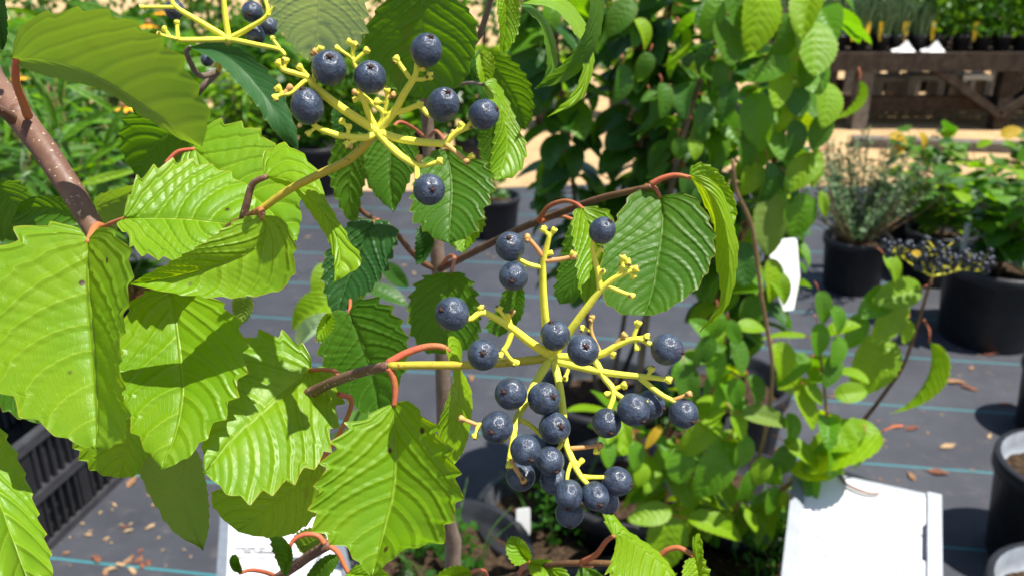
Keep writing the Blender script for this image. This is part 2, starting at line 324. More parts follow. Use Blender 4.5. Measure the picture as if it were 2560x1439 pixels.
def template(fold, droop, wr, nu=34, nv=5, stalk=.22, roll=0):
    """unit leaf along +Y, blade facing +Z, with its petiole: for the plants further back"""
    u = np.linspace(0, 1, nu); hw = wr*.5*(u**.5*(1-u)**.72)/.52; vs = np.array([0, .2, .5, .8, 1.0])
    a = droop*u**1.2; y = np.cumsum(np.cos(a))/nu; zc = -np.cumsum(np.sin(a))/nu
    fr = (10*(u-.03)) % 1.0; saw = np.where(fr < .7, fr/.7, (1-fr)/.3)-.3; env = np.clip((u-.05)/.1, 0, 1)*np.clip((1-u)/.06, 0, 1)
    V, UV, vv = [], [], np.r_[-vs[:0:-1], vs]
    for v in vv:
        w = hw*(1+.10*saw*env*abs(v)**6); s = np.sign(v)*abs(v)
        kv = KV*abs(v)**1.12; cc = (u+.016*np.sin(13*u)-kv)/(1-kv); ph = NVEIN*np.where(cc < 0, cc*.5, cc)+.35*(v < 0); pl = .012*(np.abs(np.sin(math.pi*ph))-.5)*np.clip(abs(v)/.15, 0, 1)*(1-abs(v))*2*np.clip(u/.15, 0, 1)
        z = zc+abs(v)*w*math.sin(fold)-roll*(abs(v)*w)**2*4+pl+.01*np.sin(7*u+3*v)
        V.append(np.stack([s*w*math.cos(fold), y+stalk, z], -1)); UV.append(np.stack([u, np.full(nu, v*.5+.5)], -1))
    V = np.concatenate(V); UV = np.concatenate(UV); n = len(vv); idx = np.arange(n*nu).reshape(n, nu)
    F = np.stack([idx[:-1, :-1], idx[1:, :-1], idx[1:, 1:], idx[:-1, 1:]], -1).reshape(-1, 4).tolist()
    m = MB(); m.tube([(0, -.01, -.03), (0, stalk*.5, .012), (0, stalk*1.12, -.004)], [.016, .013, .01], 6, n=5)
    k = len(V); F2 = [[i+k for i in f] for f in m.F]
    return np.vstack([V, np.array(m.V)]), F+F2, [0]*len(F)+[1]*len(F2), np.vstack([UV, np.tile([.5, .5], (len(m.V), 1))])
TPL = {}
def tpl(kind, mat, i):
    key = (kind, mat, i)
    if key not in TPL:
        prm = {'vib': [(.25, .5, .74), (.35, .9, .70), (.15, .25, .78), (.5, 1.2, .68)], 'curl': [(.9, 1.3, .66), (1.05, .9, .7)],
               'lance': [(.2, .5, .28), (.3, .9, .25), (.15, .3, .3)], 'tiny': [(.2, .4, .42), (.3, .8, .38)], 'round': [(.15, .4, .9), (.3, .8, .85), (.2, .2, .95)]}[kind]
        f, d, wr = prm[i % len(prm)]
        V, F, mi, UV = template(f, d, wr) if kind != 'tiny' else template(f, d, wr, 8, stalk=.1)
        TPL[key] = mesh('leaf', V, F, [LM[mat], M['red'] if kind in ('vib', 'curl') else M['grass']], mi, uv=UV)
    return TPL[key]
def put_leaf(plant, kind, mat, base, dirv, nrm, L, i=None, name='leaf', wide=1.0):
    y = np.asarray(dirv, float); y /= np.linalg.norm(y); z = np.asarray(nrm, float); z = z-y*np.dot(z, y)
    if np.linalg.norm(z) < 1e-3: z = np.cross(y, [1, 0, .3])
    z /= np.linalg.norm(z); x = np.cross(y, z)
    o = obj(name, tpl(kind, mat, random.randrange(9) if i is None else i), base, plant)
    o.rotation_euler = Matrix(np.array([x, y, z]).T.tolist()).to_euler(); o.scale = (L*wide, L, L); return o
# ---------------------------------------------------------------- the setting
def sheet(name, pts, z, mat):
    o = obj(name, mesh(name, [(x, y, z) for x, y in pts], [list(range(len(pts)))], mat, smooth=False), (0, 0, 0)); return tag(o, kind='structure')
sheet('ground', [(-60, -20), (60, -20), (60, 90), (-60, 90)], 0, sand_mat())
_y0 = gp(2300, 470)[1]
edge = [(x, _y0+.03*math.sin(x*3.1)+.05*math.sin(x*1.3)) for x in np.linspace(-9, 9, 60)]
sheet('weed_fabric', [(9, -3), (9, -3.01)] + edge[::-1] + [(-9, -3)], .004, ground_mat())

# dry leaves and chaff on the fabric
def dry_leaf(x, y, size, mat, i):
    p = gp(x, y, .012); L = size*depth_of(p)/FPX; n = 7; m = MB(); V = []; F = []
    cu = random.uniform(.2, .9); rr = random.uniform(0, 6.28)
    for a in range(n):
        t = a/(n-1); wd = L*.21*math.sin(math.pi*(t*.92+.04))**.8*(1+.25*math.sin(9*t+i))
        for s in (-1, 0, 1): V.append(((t-.5)*L, s*wd, abs(s)*wd*cu*.35+L*.05*math.sin(4*t+i)))
    V = np.array(V); c, s_ = math.cos(rr), math.sin(rr); V = V @ np.array([[c, -s_, 0], [s_, c, 0], [0, 0, 1]]).T
    F = [[a*3+k, a*3+k+1, a*3+k+4, a*3+k+3] for a in range(n-1) for k in (0, 1)]
    V[:, 2] -= V[:, 2].min(); o = obj('dry_leaf', mesh('dry_leaf', V, F, M[mat]), (p[0], p[1], .006)); return o
LIT = [(2390, 950, 46, 'dry'), (2425, 965, 34, 'dry3'), (2480, 720, 0, ''), (2370, 1110, 40, 'dry2'), (2345, 1175, 46, 'dry3'), (2280, 1185, 30, 'dry'), (2450, 858, 24, 'dry'), (2480, 880, 40, 'dry3'), (2515, 1005, 30, 'dry3'),
 (2290, 1005, 24, 'dry2'), (2240, 1060, 30, 'dry3'), (2280, 1065, 34, 'dry3'), (2205, 1095, 20, 'dry2'), (2110, 985, 26, 'dry3'), (2475, 1085, 20, 'dry2'), (2430, 915, 22, 'dry'), (2345, 868, 18, 'dry'), (1875, 935, 22, 'dry'),
 (330, 1198, 40, 'dry'), (285, 1255, 16, 'dry2'), (265, 1340, 16, 'dry2'), (220, 1330, 18, 'dry2'), (165, 1375, 18, 'dry'), (205, 1302, 14, 'dry2'), (320, 1320, 20, 'dry2'), (240, 1390, 34, 'dry3'), (300, 1405, 24, 'dry2'), (320, 1395, 34, 'dry'),
 (345, 1392, 30, 'dry3'), (275, 1415, 28, 'dry2'), (262, 1425, 24, 'dry'), (355, 1405, 26, 'dry3'), (330, 1420, 28, 'dry2'), (375, 1310, 26, 'dry2'), (310, 1310, 18, 'dry3'), (385, 1255, 18, 'dry2'), (250, 1275, 14, 'dry2'), (370, 1400, 26, 'dry3'),
 (770, 590, 12, 'dry2'), (1035, 680, 18, 'dry2'), (1010, 660, 12, 'dry2'), (800, 645, 14, 'dry3'), (715, 712, 10, 'dry3'), (640, 880, 20, 'dry3'), (790, 845, 16, 'dry3'), (1180, 600, 14, 'dry2'), (1155, 640, 12, 'dry2'), (350, 1370, 20, 'dry3'),
 (1745, 1060, 36, 'dry'), (1700, 1090, 30, 'dry3'), (1180, 940, 26, 'dry'), (1040, 1180, 30, 'dry3'), (1230, 1300, 34, 'dry3'), (1225, 1250, 22, 'dry'), (1425, 1330, 20, 'dry2'), (1160, 1330, 50, 'dry3')]
for i in range(46): LIT.append((random.uniform(1900, 2560), random.uniform(800, 1250), random.uniform(5, 11), random.choice(['dry2', 'dry'])))
for i in range(30): LIT.append((random.uniform(100, 480), random.uniform(1180, 1439), random.uniform(6, 12), 'dry2'))
for i in range(30): LIT.append((random.uniform(600, 1300), random.uniform(560, 1000), random.uniform(4, 9), 'dry2'))
DL = {'dry': 'curled tan brown dry leaf lying on the dark weed fabric', 'dry2': 'pale straw coloured dry leaf bit lying on the dark weed fabric', 'dry3': 'dark reddish brown dry leaf lying on the dark weed fabric'}
for i, (x, y, s, m) in enumerate(LIT):
    if m: tag(dry_leaf(x, y, s*1.15, m, i), DL[m], 'dry leaf', {'dry': 'tan leaf litter', 'dry2': 'straw coloured litter', 'dry3': 'reddish leaf litter'}[m])

# ---------------------------------------------------------------- pots, plants
def pot_parts(root, p, r, h, soil=True, mat='plastic', sl=.80, inner='potin'):
    m = MB(); t = .012*r/.15
    m.lathe([(0, .0), (r*.80, .0), (r*.84, .01), (r*.97, h*.86), (r*1.03, h*.87), (r*1.03, h*.99), (r*1.015, h), (r*1.015-t, h)], p, 36)
    bd = m.build('pot_body', M[mat], root, p); m = MB(); m.lathe([(r*1.015-t, h), (r*.98-t, h*.9), (r*.95-t, h*.72), (0, h*.72)], p, 36); m.build('inner_wall', M[inner], bd, p)
    if soil:
        n = 26; V, F = [], []
        for j in range(8):
            for i in range(n):
                q = r*.93*j/7; V.append((p[0]+q*math.cos(6.2832*i/n), p[1]+q*math.sin(6.2832*i/n), p[2]+h*sl+.006*math.sin(i*3.3+j*2.1)*(j < 7)+random.uniform(-.003, .004)))
        for j in range(7): F += [[j*n+i, j*n+(i+1) % n, (j+1)*n+(i+1) % n, (j+1)*n+i] for i in range(n)]
        k = MB(); k.add(V, F); k.build('soil', M['soil'], root, (p[0], p[1], p[2]+h*sl))
def stem(root, P, R, mat='barkg', name='stem', sides=8):
    m = MB(); m.tube(P, R, sides, n=max(8, 5*len(P))); return m.build(name, M[mat], root)
def stem_px(root, pts, r0, r1, mat='barkg', name='stem', sides=8):
    P = [pw(x, y, d) for x, y, d in pts]; return stem(root, P, np.linspace(r0, r1, len(P)), mat, name, sides), np.array(P)
def dress(root, P, n, kind, mats, L, spread=.9, droop=.35, t0=.1, jit=.25):
    """leaf pairs along a stem polyline P"""
    S = spline(P, 80)
    for k in range(n):
        t = t0+(1-t0)*(k+.5)/n; i = min(78, int(t*79)); p = S[i]; tg = S[i+1]-S[i]; tg /= np.linalg.norm(tg)+1e-9
        a = k*1.62+random.uniform(-.4, .4)
        for sgn in (0, math.pi):
            o = np.array([math.cos(a+sgn), math.sin(a+sgn), 0]); dv = o*spread+tg*.35+np.array([0, 0, -droop])+rng.normal(0, jit, 3)
            nr = np.array([0, 0, 1.])+o*.5+rng.normal(0, .3, 3)
            put_leaf(root, kind, random.choice(mats), p, dv, nr, L*random.uniform(.7, 1.15))
def bush(root, p, h, ns, nl, kind, mats, L, lean=.35, mat='twigl', sr=.0025, name='stem', droop=.25):
    for k in range(ns):
        a = random.uniform(0, 6.28); l = random.uniform(.2, 1)*lean*h; hh = h*random.uniform(.75, 1.05)
        P = np.array([p, p+np.array([l*.25*math.cos(a), l*.25*math.sin(a), hh*.4]), p+np.array([l*math.cos(a), l*math.sin(a), hh])])
        stem(root, P, [sr, sr*.8, sr*.4], mat, name, 6); dress(root, P, nl, kind, mats, L, droop=droop)
def potted(label, cat, px, r, h, plant=None, group=None, name='potted_plant', z=0., mat='plastic', p=None, inner='potin'):
    p = gp(*px, z) if p is None else np.asarray(p, float)
    root = thing(name, p, label, cat, group); pot_parts(root, p, r, h, mat=mat, inner=inner)
    top = p+np.array([0, 0, h*.80])
    if plant: plant(root, top)
    return root, top
def tag_card(p, w_, h_, mat, label, rz=0, cat='plant tag', group=None, tilt=0, name='plant_tag'):
    root = thing(name, p, label, cat, group); c, s = math.cos(rz), math.sin(rz); ct, st = math.cos(tilt), math.sin(tilt)
    R = np.array([[c, -s, 0], [s, c, 0], [0, 0, 1]]) @ np.array([[1, 0, 0], [0, ct, -st], [0, st, ct]])
    V = [(-w_*.18, 0), (w_*.18, 0), (w_*.5, h_*.45), (w_*.5, h_*.97), (w_*.42, h_), (-w_*.42, h_), (-w_*.5, h_*.97), (-w_*.5, h_*.45)]
    m = MB(); P = [np.array(p)+R @ np.array([x, y_, z]) for y_ in (0, .0012) for x, z in V]
    m.add(P, [list(range(8)), list(range(8, 16))[::-1]]+[[i, (i+1) % 8, 8+(i+1) % 8, 8+i] for i in range(8)])
    m.build('card', M[mat], root, smooth=False); return root

# --- right: empty-looking pots near the signs
def seedling(root, top):
    for k in range(5): put_leaf(root, 'vib', 'back', top+np.array([random.uniform(-.03, .03), random.uniform(-.03, .03), 0]), (random.uniform(-1, 1), random.uniform(-1, 1), .9), (0, 0, 1), .05)
pr, pt = potted('black nursery pot of bark soil with a small seedling beside the metal sign', 'plant pot', (2610, 1400), .135, .24, seedling, name='plant_pot', inner='potin_lit')
tag_card(pt+np.array([-.035, -.045, -.02]), .03, .13, 'tagy', 'yellow plant tag standing in the pot with the small seedling', .5, tilt=-.2)
def weedlet(root, top):
    for k in range(8): put_leaf(root, 'lance', 'back', top+np.array([.05, .02, 0]), (random.uniform(-1, 1), random.uniform(-1, 1), .8), (0, 0, 1), .06)
potted('black nursery pot with sunlit-coloured inner wall and seedlings in front of the seedling pot', 'plant pot', (2610, 1760), .13, .24, weedlet, name='plant_pot', inner='potin_lit')
pr, pt = potted('small black pot at the fabric edge between seedling pot and big shrub pot', 'plant pot', (2625, 1075), .10, .20, None, name='plant_pot')

# --- right: leafy pots in the middle distance
mixg = ['back', 'back', 'backd', 'bright', 'mid']
def leafy(h, ns, nl, L, mats=mixg, kind='round', lean=.6, dr=.1, sr=.002): return lambda root, top: bush(root, top, h, ns, nl, kind, mats, L, lean, sr=sr, droop=dr)
potted('big black pot with a sprawling broad leaved shrub standing alone on the fabric', 'shrub', (2460, 842), .165, .26, leafy(.34, 13, 5, .085, ['back', 'mid', 'backd', 'dark']), name='potted_shrub')
def needles(root, top):
    for k in range(60):
        a = random.uniform(0, 6.28); l = random.uniform(.02, .34); h = random.uniform(.20, .44); e = top+np.array([l*math.cos(a), l*math.sin(a), h])
        stem(root, [top, (top+e)/2+[l*.2*math.cos(a), l*.2*math.sin(a), 0], e], [.002, .0015, .0008], 'twigl', 'stem', 5)
        m_ = MB()
        for j in range(95):
            t = .15+.85*j/95; q = top+(e-top)*t; d = rng.normal(0, 1, 3)+np.array([math.cos(a), math.sin(a), .8])*.7; d /= np.linalg.norm(d); s_ = np.cross(d, rng.normal(0, 1, 3)); s_ *= .0030/np.linalg.norm(s_); L = .024*random.uniform(.7, 1.2)
            m_.add([q, q+d*L*.5+s_, q+d*L, q+d*L*.5-s_], [[0, 1, 2, 3]])
        m_.build('needle_spray', M['needle'], root, top, False)
potted('black pot of a fine needle leaved grey green bush', 'shrub', (2125, 720), .115, .20, needles, name='potted_shrub')
for i, (x, y, r, h, lab) in enumerate([(2330, 700, .12, .30, 'behind the big sprawling shrub pot'), (2560, 705, .13, .34, 'right behind the big sprawling shrub pot'), (2230, 655, .11, .30, 'next to the fine needle leaved bush'), (2430, 640, .11, .34, 'in the second row before the sand'), (2540, 600, .12, .36, 'at the sand edge by the bench brace'), (2310, 590, .11, .34, 'at the sand edge behind the yellowing leaves')]):
    potted('black pot of light green round leaved shrub '+lab, 'shrub', (x, y), r, .2, leafy(h*.85, 7, 4, .082, ['back', 'mid', 'mid', 'backd', 'yellow', 'under']), 'light green potted shrubs', name='potted_shrub')
rt_ = bpy.data.objects['potted_shrub.002']
GOLD = [(2255, 345, 62, 5), (2312, 352, 48, 60), (2240, 378, 44, 150), (2530, 330, 50, -20)]
def dk(root, top):
    bush(root, top, .55, 6, 6, 'lance', ['dark', 'dark', 'backd'], .17, .6, sr=.004)
potted('dark glossy large leaved shrub in a black pot at the right edge', 'shrub', (2790, 800), .14, .24, dk, name='potted_shrub')
tg = gp(2402, 655, .24); tag_card(tg, .024, .13, 'white', 'narrow white plant tag behind the black berry cluster', .3)

# --- far pots behind the foreground shrub
potted('black pot of low spreading shrub under the hanging berries', 'shrub', (1240, 590), .10, .18, leafy(.12, 5, 3, .05, ['backd']), name='potted_shrub')

# ---------------------------------------------------------------- wooden bench with its trays
by = gp(2200, 322)[1]
bench = thing('plant_bench', (3.1, by, 0), 'long weathered wooden bench with cross braces carrying small pots', 'bench')
bx0, bx1, bh, bw = gp(1915, 322)[0], gp(2900, 322)[0], .47, .85
for k in range(6):
    m = MB(); m.beam((bx0, by+.04+k*.16, bh-.015+.003*(k % 2)), (bx1, by+.04+k*.16, bh-.015), .145, .028); m.build('plank', M['wood'], bench, smooth=False)
m = MB(); m.beam((bx0, by-.055, bh-.045), (bx1, by-.055, bh-.045), .035, .11); m.build('apron', M['wood'], bench, smooth=False)
for x in (gp(1985, 322)[0], gp(2140, 322)[0], gp(2490, 322)[0], gp(2800, 322)[0]):
    for yy in (by, by+bw):
        m = MB(); m.beam((x, yy, 0), (x, yy, bh-.04), .09, .09, up=(0, 1, 0)); m.build('leg', M['woodg'] if x < gp(2200, 322)[0] else M['wood'], bench, smooth=False)
m = MB(); m.beam((bx0, by+.06, .15), (bx1, by+.06, .15), .04, .09); m.build('rail', M['wood'], bench, smooth=False)
for xa, xb in ((2300, 2480), (2640, 2480)):
    m = MB(); m.beam((gp(xa, 322)[0], by-.02, bh-.08), (gp(xb, 322)[0], by-.02, .10), .045, .10, up=(0, 1, 0)); m.build('brace', M['wood'], bench, smooth=False)
pal = thing('wooden_pallet', (gp(2330, 322)[0], by+1.05, 0), 'grey weathered pallet standing upright in the shade behind the bench', 'pallet')
for k in range(15):
    x = gp(2020, 322)[0]+k*.155; m = MB(); m.beam((x, by+1.05, 0), (x, by+1.05, .50+.03*(k % 3)), .09+.02*(k % 2), .02, up=(0, 1, 0)); m.build('board', M['woodg'] if k % 3 else M['wood'], pal, smooth=False)
for h in (.08, .36):
    m = MB(); m.beam((gp(2000, 322)[0], by+1.09, h), (gp(2000, 322)[0]+2.35, by+1.09, h), .05, .09); m.build('rail', M['wood'], pal, smooth=False)
plank = thing('loose_plank', gp(2260, 350), 'grey weathered plank lying on the sand before the bench', 'plank')
m = MB(); m.beam(gp(2130, 352, .03), gp(2560, 368, .03), .10, .05); m.build('board', M['woodg'], plank, smooth=False)
for i, (x, y, s) in enumerate([(2215, 268, .22), (2295, 272, .24), (2420, 255, .2)]):
    b = thing('concrete_block', gp(x, y), ['pale concrete block standing under the wooden bench', 'tan hollow concrete block under the bench brace', 'small grey concrete block behind the bench leg'][i], 'block')
    p = gp(x, y); m = MB()
    for dx in (-s*.42, s*.42): m.box(p+np.array([dx, 0, s*.5]), (s*.2, .15, s))
    m.box(p+np.array([0, 0, s*.93]), (s*.64, .15, s*.16)); m.build('block_body', M['block'], b, smooth=False)
def far_foliage(root, top, h, n, L, mat, wd, name='foliage', blade=False):
    V, F, UV = [], [], []
    for k in range(n):
        a = random.uniform(0, 6.28); r = wd*math.sqrt(random.random()); t = random.random()
        if blade:
            b = top+np.array([r*.5*math.cos(a), r*.5*math.sin(a), 0]); e = b+np.array([wd*.8*math.cos(a)*random.random(), wd*.8*math.sin(a)*random.random(), h*random.uniform(.6, 1.05)]); s = np.array([-math.sin(a), math.cos(a), 0])*L*.06
            q = [b-s, b+s, (b+e)/2+s+[0, 0, h*.08], e, (b+e)/2-s+[0, 0, h*.08]]
        else:
            c = top+np.array([r*math.cos(a)*(1-.4*t), r*math.sin(a)*(1-.4*t), h*(.05+.95*t)]); d = rng.normal(0, 1, 3); d /= np.linalg.norm(d); x = np.cross(d, rng.normal(0, 1, 3)); x /= np.linalg.norm(x)+1e-9
            q = [c-d*L*.5, c+x*L*.28-d*L*.1, c+x*L*.2+d*L*.25, c+d*L*.5, c-x*L*.2+d*L*.25, c-x*L*.28-d*L*.1]
        o = len(V); V += q; F.append(list(range(o, o+len(q)))); UV += [(.3, .6)]*len(q)
    V = np.array(V); return tag(obj(name, mesh(name, V-top, F, LM[mat] if mat in LM else M[mat], smooth=False, uv=UV), top, root), kind='stuff')
kinds = [('needle', True, 'grey green spiky seedlings'), ('mid', False, 'bright leafy herb'), ('backd', False, 'dark leafy herb')]
bi = 0
for row in range(3):
    for j in range(19):
        x = bx0+.16+j*(bx1-bx0-.25)/18+random.uniform(-.02, .02); y = by+.08+row*.24
        mat, blade, nm_ = kinds[0] if j < 7 else kinds[1 if (j+row) % 3 else 2]
        root = thing('bench_pot', (x, y, bh), 'small black pot of %s in the %s row on the wooden bench' % (nm_, ('front', 'middle', 'back')[row]), 'plant pot', 'bench pots %s row %d' % (nm_, row))
        m = MB(); m.lathe([(0, 0), (.042, 0), (.055, .085), (.058, .086), (.058, .1), (.05, .1), (.05, .08), (0, .08)], (x, y, bh), 14); m.build('pot_body', M['plastic'], root, (x, y, bh))
        far_foliage(root, np.array([x, y, bh+.08]), (.24 if j < 7 else .34)*random.uniform(.8, 1.2), 70 if j < 7 else 190, .10 if j < 7 else .05, mat, .10 if j < 7 else .11, blade=blade)
        bi += 1
for i, x in enumerate((2103, 2136, 2170, 2228, 2296, 2397)):
    p = gp(x, 322); tag_card((p[0], by+.03, bh+.065), .034, .115, 'tagy', 'yellow plant tag in a front pot on the wooden bench', .1, group='yellow bench tags')
for i, x in enumerate((2225, 2297)):
    p = gp(x, 322); root = thing('plastic_scrap', (p[0], by+.0, bh), 'crumpled white plastic tag lying on the bench edge', 'plastic scrap', 'white scraps on the bench')
    m = MB(); m.add([(p[0]-.07, by-.03, bh+.004), (p[0]+.07, by-.03, bh+.004), (p[0]+.07, by+.02, bh+.02), (p[0]+.02, by+.01, bh+.075), (p[0]-.02, by+.02, bh+.03), (p[0]-.07, by+.02, bh+.015)], [[0, 1, 2, 3], [0, 3, 4, 5]]); m.build('sheet', M['white'], root, smooth=False)

# ---------------------------------------------------------------- rows of nursery plants and hedge far behind
for i in range(24):
    x = -7.5+i*.72+random.uniform(-.15, .15); y = 8.2+random.uniform(-.4, .6); s = random.uniform(.8, 1.4)
    root = thing('hedge_shrub', (x, y, 0), ('dense dark green shrub in the row far behind the bench', 'dense mid green shrub in the row far behind the bench')[i % 3 == 0], 'shrub', ('far dark shrub row', 'far mid green shrub row')[i % 3 == 0])
    m = MB(); m.tube([(x, y, 0), (x+.05, y, s*.6)], [.03, .012], 6, n=4); m.build('trunk', M['wood'], root, (x, y, 0))
    far_foliage(root, np.array([x, y, .05]), s, 700, .085, 'backd' if i % 3 else 'mid', .55, 'crown')
for i in range(16):
    x = -5.2+i*.42+random.uniform(-.1, .1); y = 5.6+random.uniform(-.3, .5)
    if x > 1.2: continue
    mt_ = random.choice(['back', 'mid', 'bright']); nm_ = {'back': 'light green', 'mid': 'dull green', 'bright': 'yellow green'}[mt_]
    root = thing('nursery_plant', (x, y, 0), nm_+' bushy plant in a black pot standing on the far sand', 'plant', 'far %s plants on the sand' % nm_)
    m = MB(); m.lathe([(0, 0), (.1, 0), (.12, .2), (.1, .2), (0, .17)], (x, y, 0), 16); m.build('pot_body', M['plastic'], root, (x, y, 0))
    far_foliage(root, np.array([x, y, .18]), random.uniform(.2, .45), 350, .06, mt_, .2)
for i, (x, y, h) in enumerate([(-2.1, 4.0, .5), (-1.65, 4.3, .55), (-1.25, 4.6, .5), (-.85, 4.5, .5), (-2.5, 4.6, .6), (-1.95, 5.0, .6), (-1.45, 5.1, .55), (-.5, 4.9, .45), (-.2, 4.7, .4)]):
    mt_ = ('mid', 'back', 'backd')[i % 3]; nm_ = ('dull green', 'light green', 'dark green')[i % 3]
    root = thing('nursery_plant', (x, y, 0), nm_+' full bushy plant in a black pot beyond the orange flowers', 'plant', 'full %s plants beyond the flowers' % nm_)
    m = MB(); m.lathe([(0, 0), (.1, 0), (.12, .2), (.1, .2), (0, .17)], (x, y, 0), 16); m.build('pot_body', M['plastic'], root, (x, y, 0))
    far_foliage(root, np.array([x, y, .18]), h, 620, .075, mt_, .26)
# ---------------------------------------------------------------- viburnum shrubs standing behind
def dz(y, D): return D/(math.cos(PITCH)-math.sin(PITCH)*(y-CY)/FPX)     # depth of a pixel on an upright plane D m ahead
def pl(root, x, y, ln, wd, ang, mat, D, kind='vib', face=None):
    d = dz(y, D); a = math.radians(ang); L = ln*d/FPX/.93
    dv = math.cos(a)*RT-math.sin(a)*UP; dv = dv+(-FW)*random.uniform(-.15, .4)
    nr = -FW*.5+SUN*random.uniform(.1, 1.1)+RT*random.uniform(-.45, .45) if face is None else face[0]*RT+face[1]*UP-face[2]*FW
    base = pw(x, y, d)-dv*L*.72
    i = None if kind != 'vib' else random.randrange(9)
    return put_leaf(root, kind, mat, base, dv, nr, L, i, wide=max(.5, min(1.4, (wd/ln)/.72)))
def shrub(label, px, r, h, D, stems, name='viburnum_shrub', mat='barkg', **kw):
    root, top = potted(label, 'shrub', px, r, h, None, None, name, **kw); S = []
    for pts, r0, r1, mt in stems:
        P = [pw(x, y, dz(y, DD)) for x, y, DD in pts]
        if pts[0][1] > 1150: P[0] = top+np.array([(pts[0][0]-px[0])*.0006, 0, -.02])
        stem(root, P, np.linspace(r0, r1, len(P)), mt); S.append(np.array(P))
    return root, S
# dark shrub mass behind the arching leaves
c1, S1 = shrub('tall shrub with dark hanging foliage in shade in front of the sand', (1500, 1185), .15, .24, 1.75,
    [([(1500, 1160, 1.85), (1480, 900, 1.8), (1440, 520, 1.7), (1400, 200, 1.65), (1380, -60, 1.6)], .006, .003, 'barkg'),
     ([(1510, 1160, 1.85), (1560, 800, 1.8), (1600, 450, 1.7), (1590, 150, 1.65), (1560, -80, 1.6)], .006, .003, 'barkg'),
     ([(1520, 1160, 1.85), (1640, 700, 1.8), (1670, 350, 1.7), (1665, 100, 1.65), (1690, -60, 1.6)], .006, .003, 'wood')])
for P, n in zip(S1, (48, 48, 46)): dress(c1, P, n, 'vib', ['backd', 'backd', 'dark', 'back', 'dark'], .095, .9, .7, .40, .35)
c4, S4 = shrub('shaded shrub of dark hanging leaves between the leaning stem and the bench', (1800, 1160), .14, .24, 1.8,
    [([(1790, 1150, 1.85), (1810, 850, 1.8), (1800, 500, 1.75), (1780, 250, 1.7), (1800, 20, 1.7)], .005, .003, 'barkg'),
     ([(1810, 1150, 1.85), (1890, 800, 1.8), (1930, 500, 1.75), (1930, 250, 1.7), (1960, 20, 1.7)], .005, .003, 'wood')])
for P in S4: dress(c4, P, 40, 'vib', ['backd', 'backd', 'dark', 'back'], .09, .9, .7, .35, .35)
# brighter shrub with the leaning stem
c2, S2 = shrub('bright leafy viburnum with a leaning brown stem behind the berries', (1560, 1440), .15, .24, 1.4,
    [([(1565, 1345, 1.42), (1585, 1100, 1.42), (1605, 880, 1.42), (1640, 640, 1.42), (1690, 420, 1.42), (1725, 280, 1.42), (1780, 130, 1.40), (1850, -40, 1.38)], .0075, .004, 'barkg'),
     ([(1575, 1345, 1.42), (1700, 1000, 1.45), (1850, 600, 1.44), (1930, 420, 1.42), (1985, 230, 1.40), (2025, 60, 1.38), (2040, -60, 1.36)], .006, .003, 'twig')])
for t in [(1900, 45, 170, 135, 95, 'yellow'), (1825, 100, 125, 115, 85, 'mid'), (2040, 120, 150, 120, 95, 'bright'), (2015, 15, 170, 95, 112, 'yellow'), (1918, 175, 115, 60, 160, 'back'), (1893, 305, 150, 100, 92, 'back'), (1818, 258, 115, 66, 100, 'backd'),
 (2072, 262, 120, 98, 95, 'bright'), (2060, 180, 95, 65, 55, 'back'), (1945, 360, 85, 58, 80, 'back'), (1995, 255, 75, 62, 85, 'backd'), (1962, 300, 80, 45, 100, 'yellow'), (2005, 430, 115, 80, 135, 'bright'), (2040, 420, 95, 42, 95, 'yellow'),
 (1925, 470, 130, 95, 85, 'backd'), (1998, 540, 115, 98, 95, 'back'), (2060, 510, 65, 30, 85, 'bright'), (1925, 560, 160, 90, 90, 'under'), (1615, 80, 85, 66, 50, 'yellow'), (1740, 375, 52, 46, 80, 'yellow'), (1550, 40, 110, 80, 125, 'mid'),
 (1700, 372, 58, 50, 85, 'mid'), (1960, 110, 130, 100, 100, 'mid'), (1950, 215, 120, 70, 100, 'yellow'), (1870, 390, 100, 70, 70, 'mid'), (1880, 450, 90, 80, 110, 'bright'), (1850, 30, 120, 80, 60, 'mid'), (1780, 40, 110, 80, 120, 'back'),
 (1985, 470, 80, 60, 60, 'backd'), (2050, 330, 90, 60, 110, 'mid'), (1990, 350, 100, 70, 90, 'backd'), (2020, 180, 90, 70, 80, 'mid'), (1720, 460, 80, 60, 80, 'backd'), (1760, 300, 90, 60, 95, 'backd'), (1935, 700, 110, 90, 80, 'yellow'),
 (1960, 720, 100, 70, 50, 'bright'), (1860, 660, 110, 80, 90, 'backd'), (1880, 780, 90, 70, 110, 'mid'), (1800, 200, 90, 70, 75, 'backd'), (1665, 250, 90, 60, 80, 'mid'), (1610, 170, 80, 60, 110, 'mid'), (1560, 210, 100, 70, 90, 'backd')]:
    pl(c2, *t, 1.27)
pl(c2, 2145, 265, 120, 40, 92, 'yellow', 1.38, 'curl', (.8, .3, .3)); pl(c2, 1715, 125, 120, 36, 82, 'yellow', 1.4, 'curl', (.9, .2, .2)); pl(c2, 1630, 300, 110, 40, 85, 'mid', 1.4, 'curl', (.9, .2, .2))
dress(c2, S2[0], 20, 'vib', ['back', 'mid', 'backd', 'backd'],   .078, .9, .6, .60, .35); dress(c2, S2[1], 22, 'vib', ['back', 'mid', 'bright', 'back'],   .078, .9, .6, .45, .35)
for x, y, ln, an in GOLD: pl(rt_, x, y, ln, ln*.7, an, 'gold', 3.1)
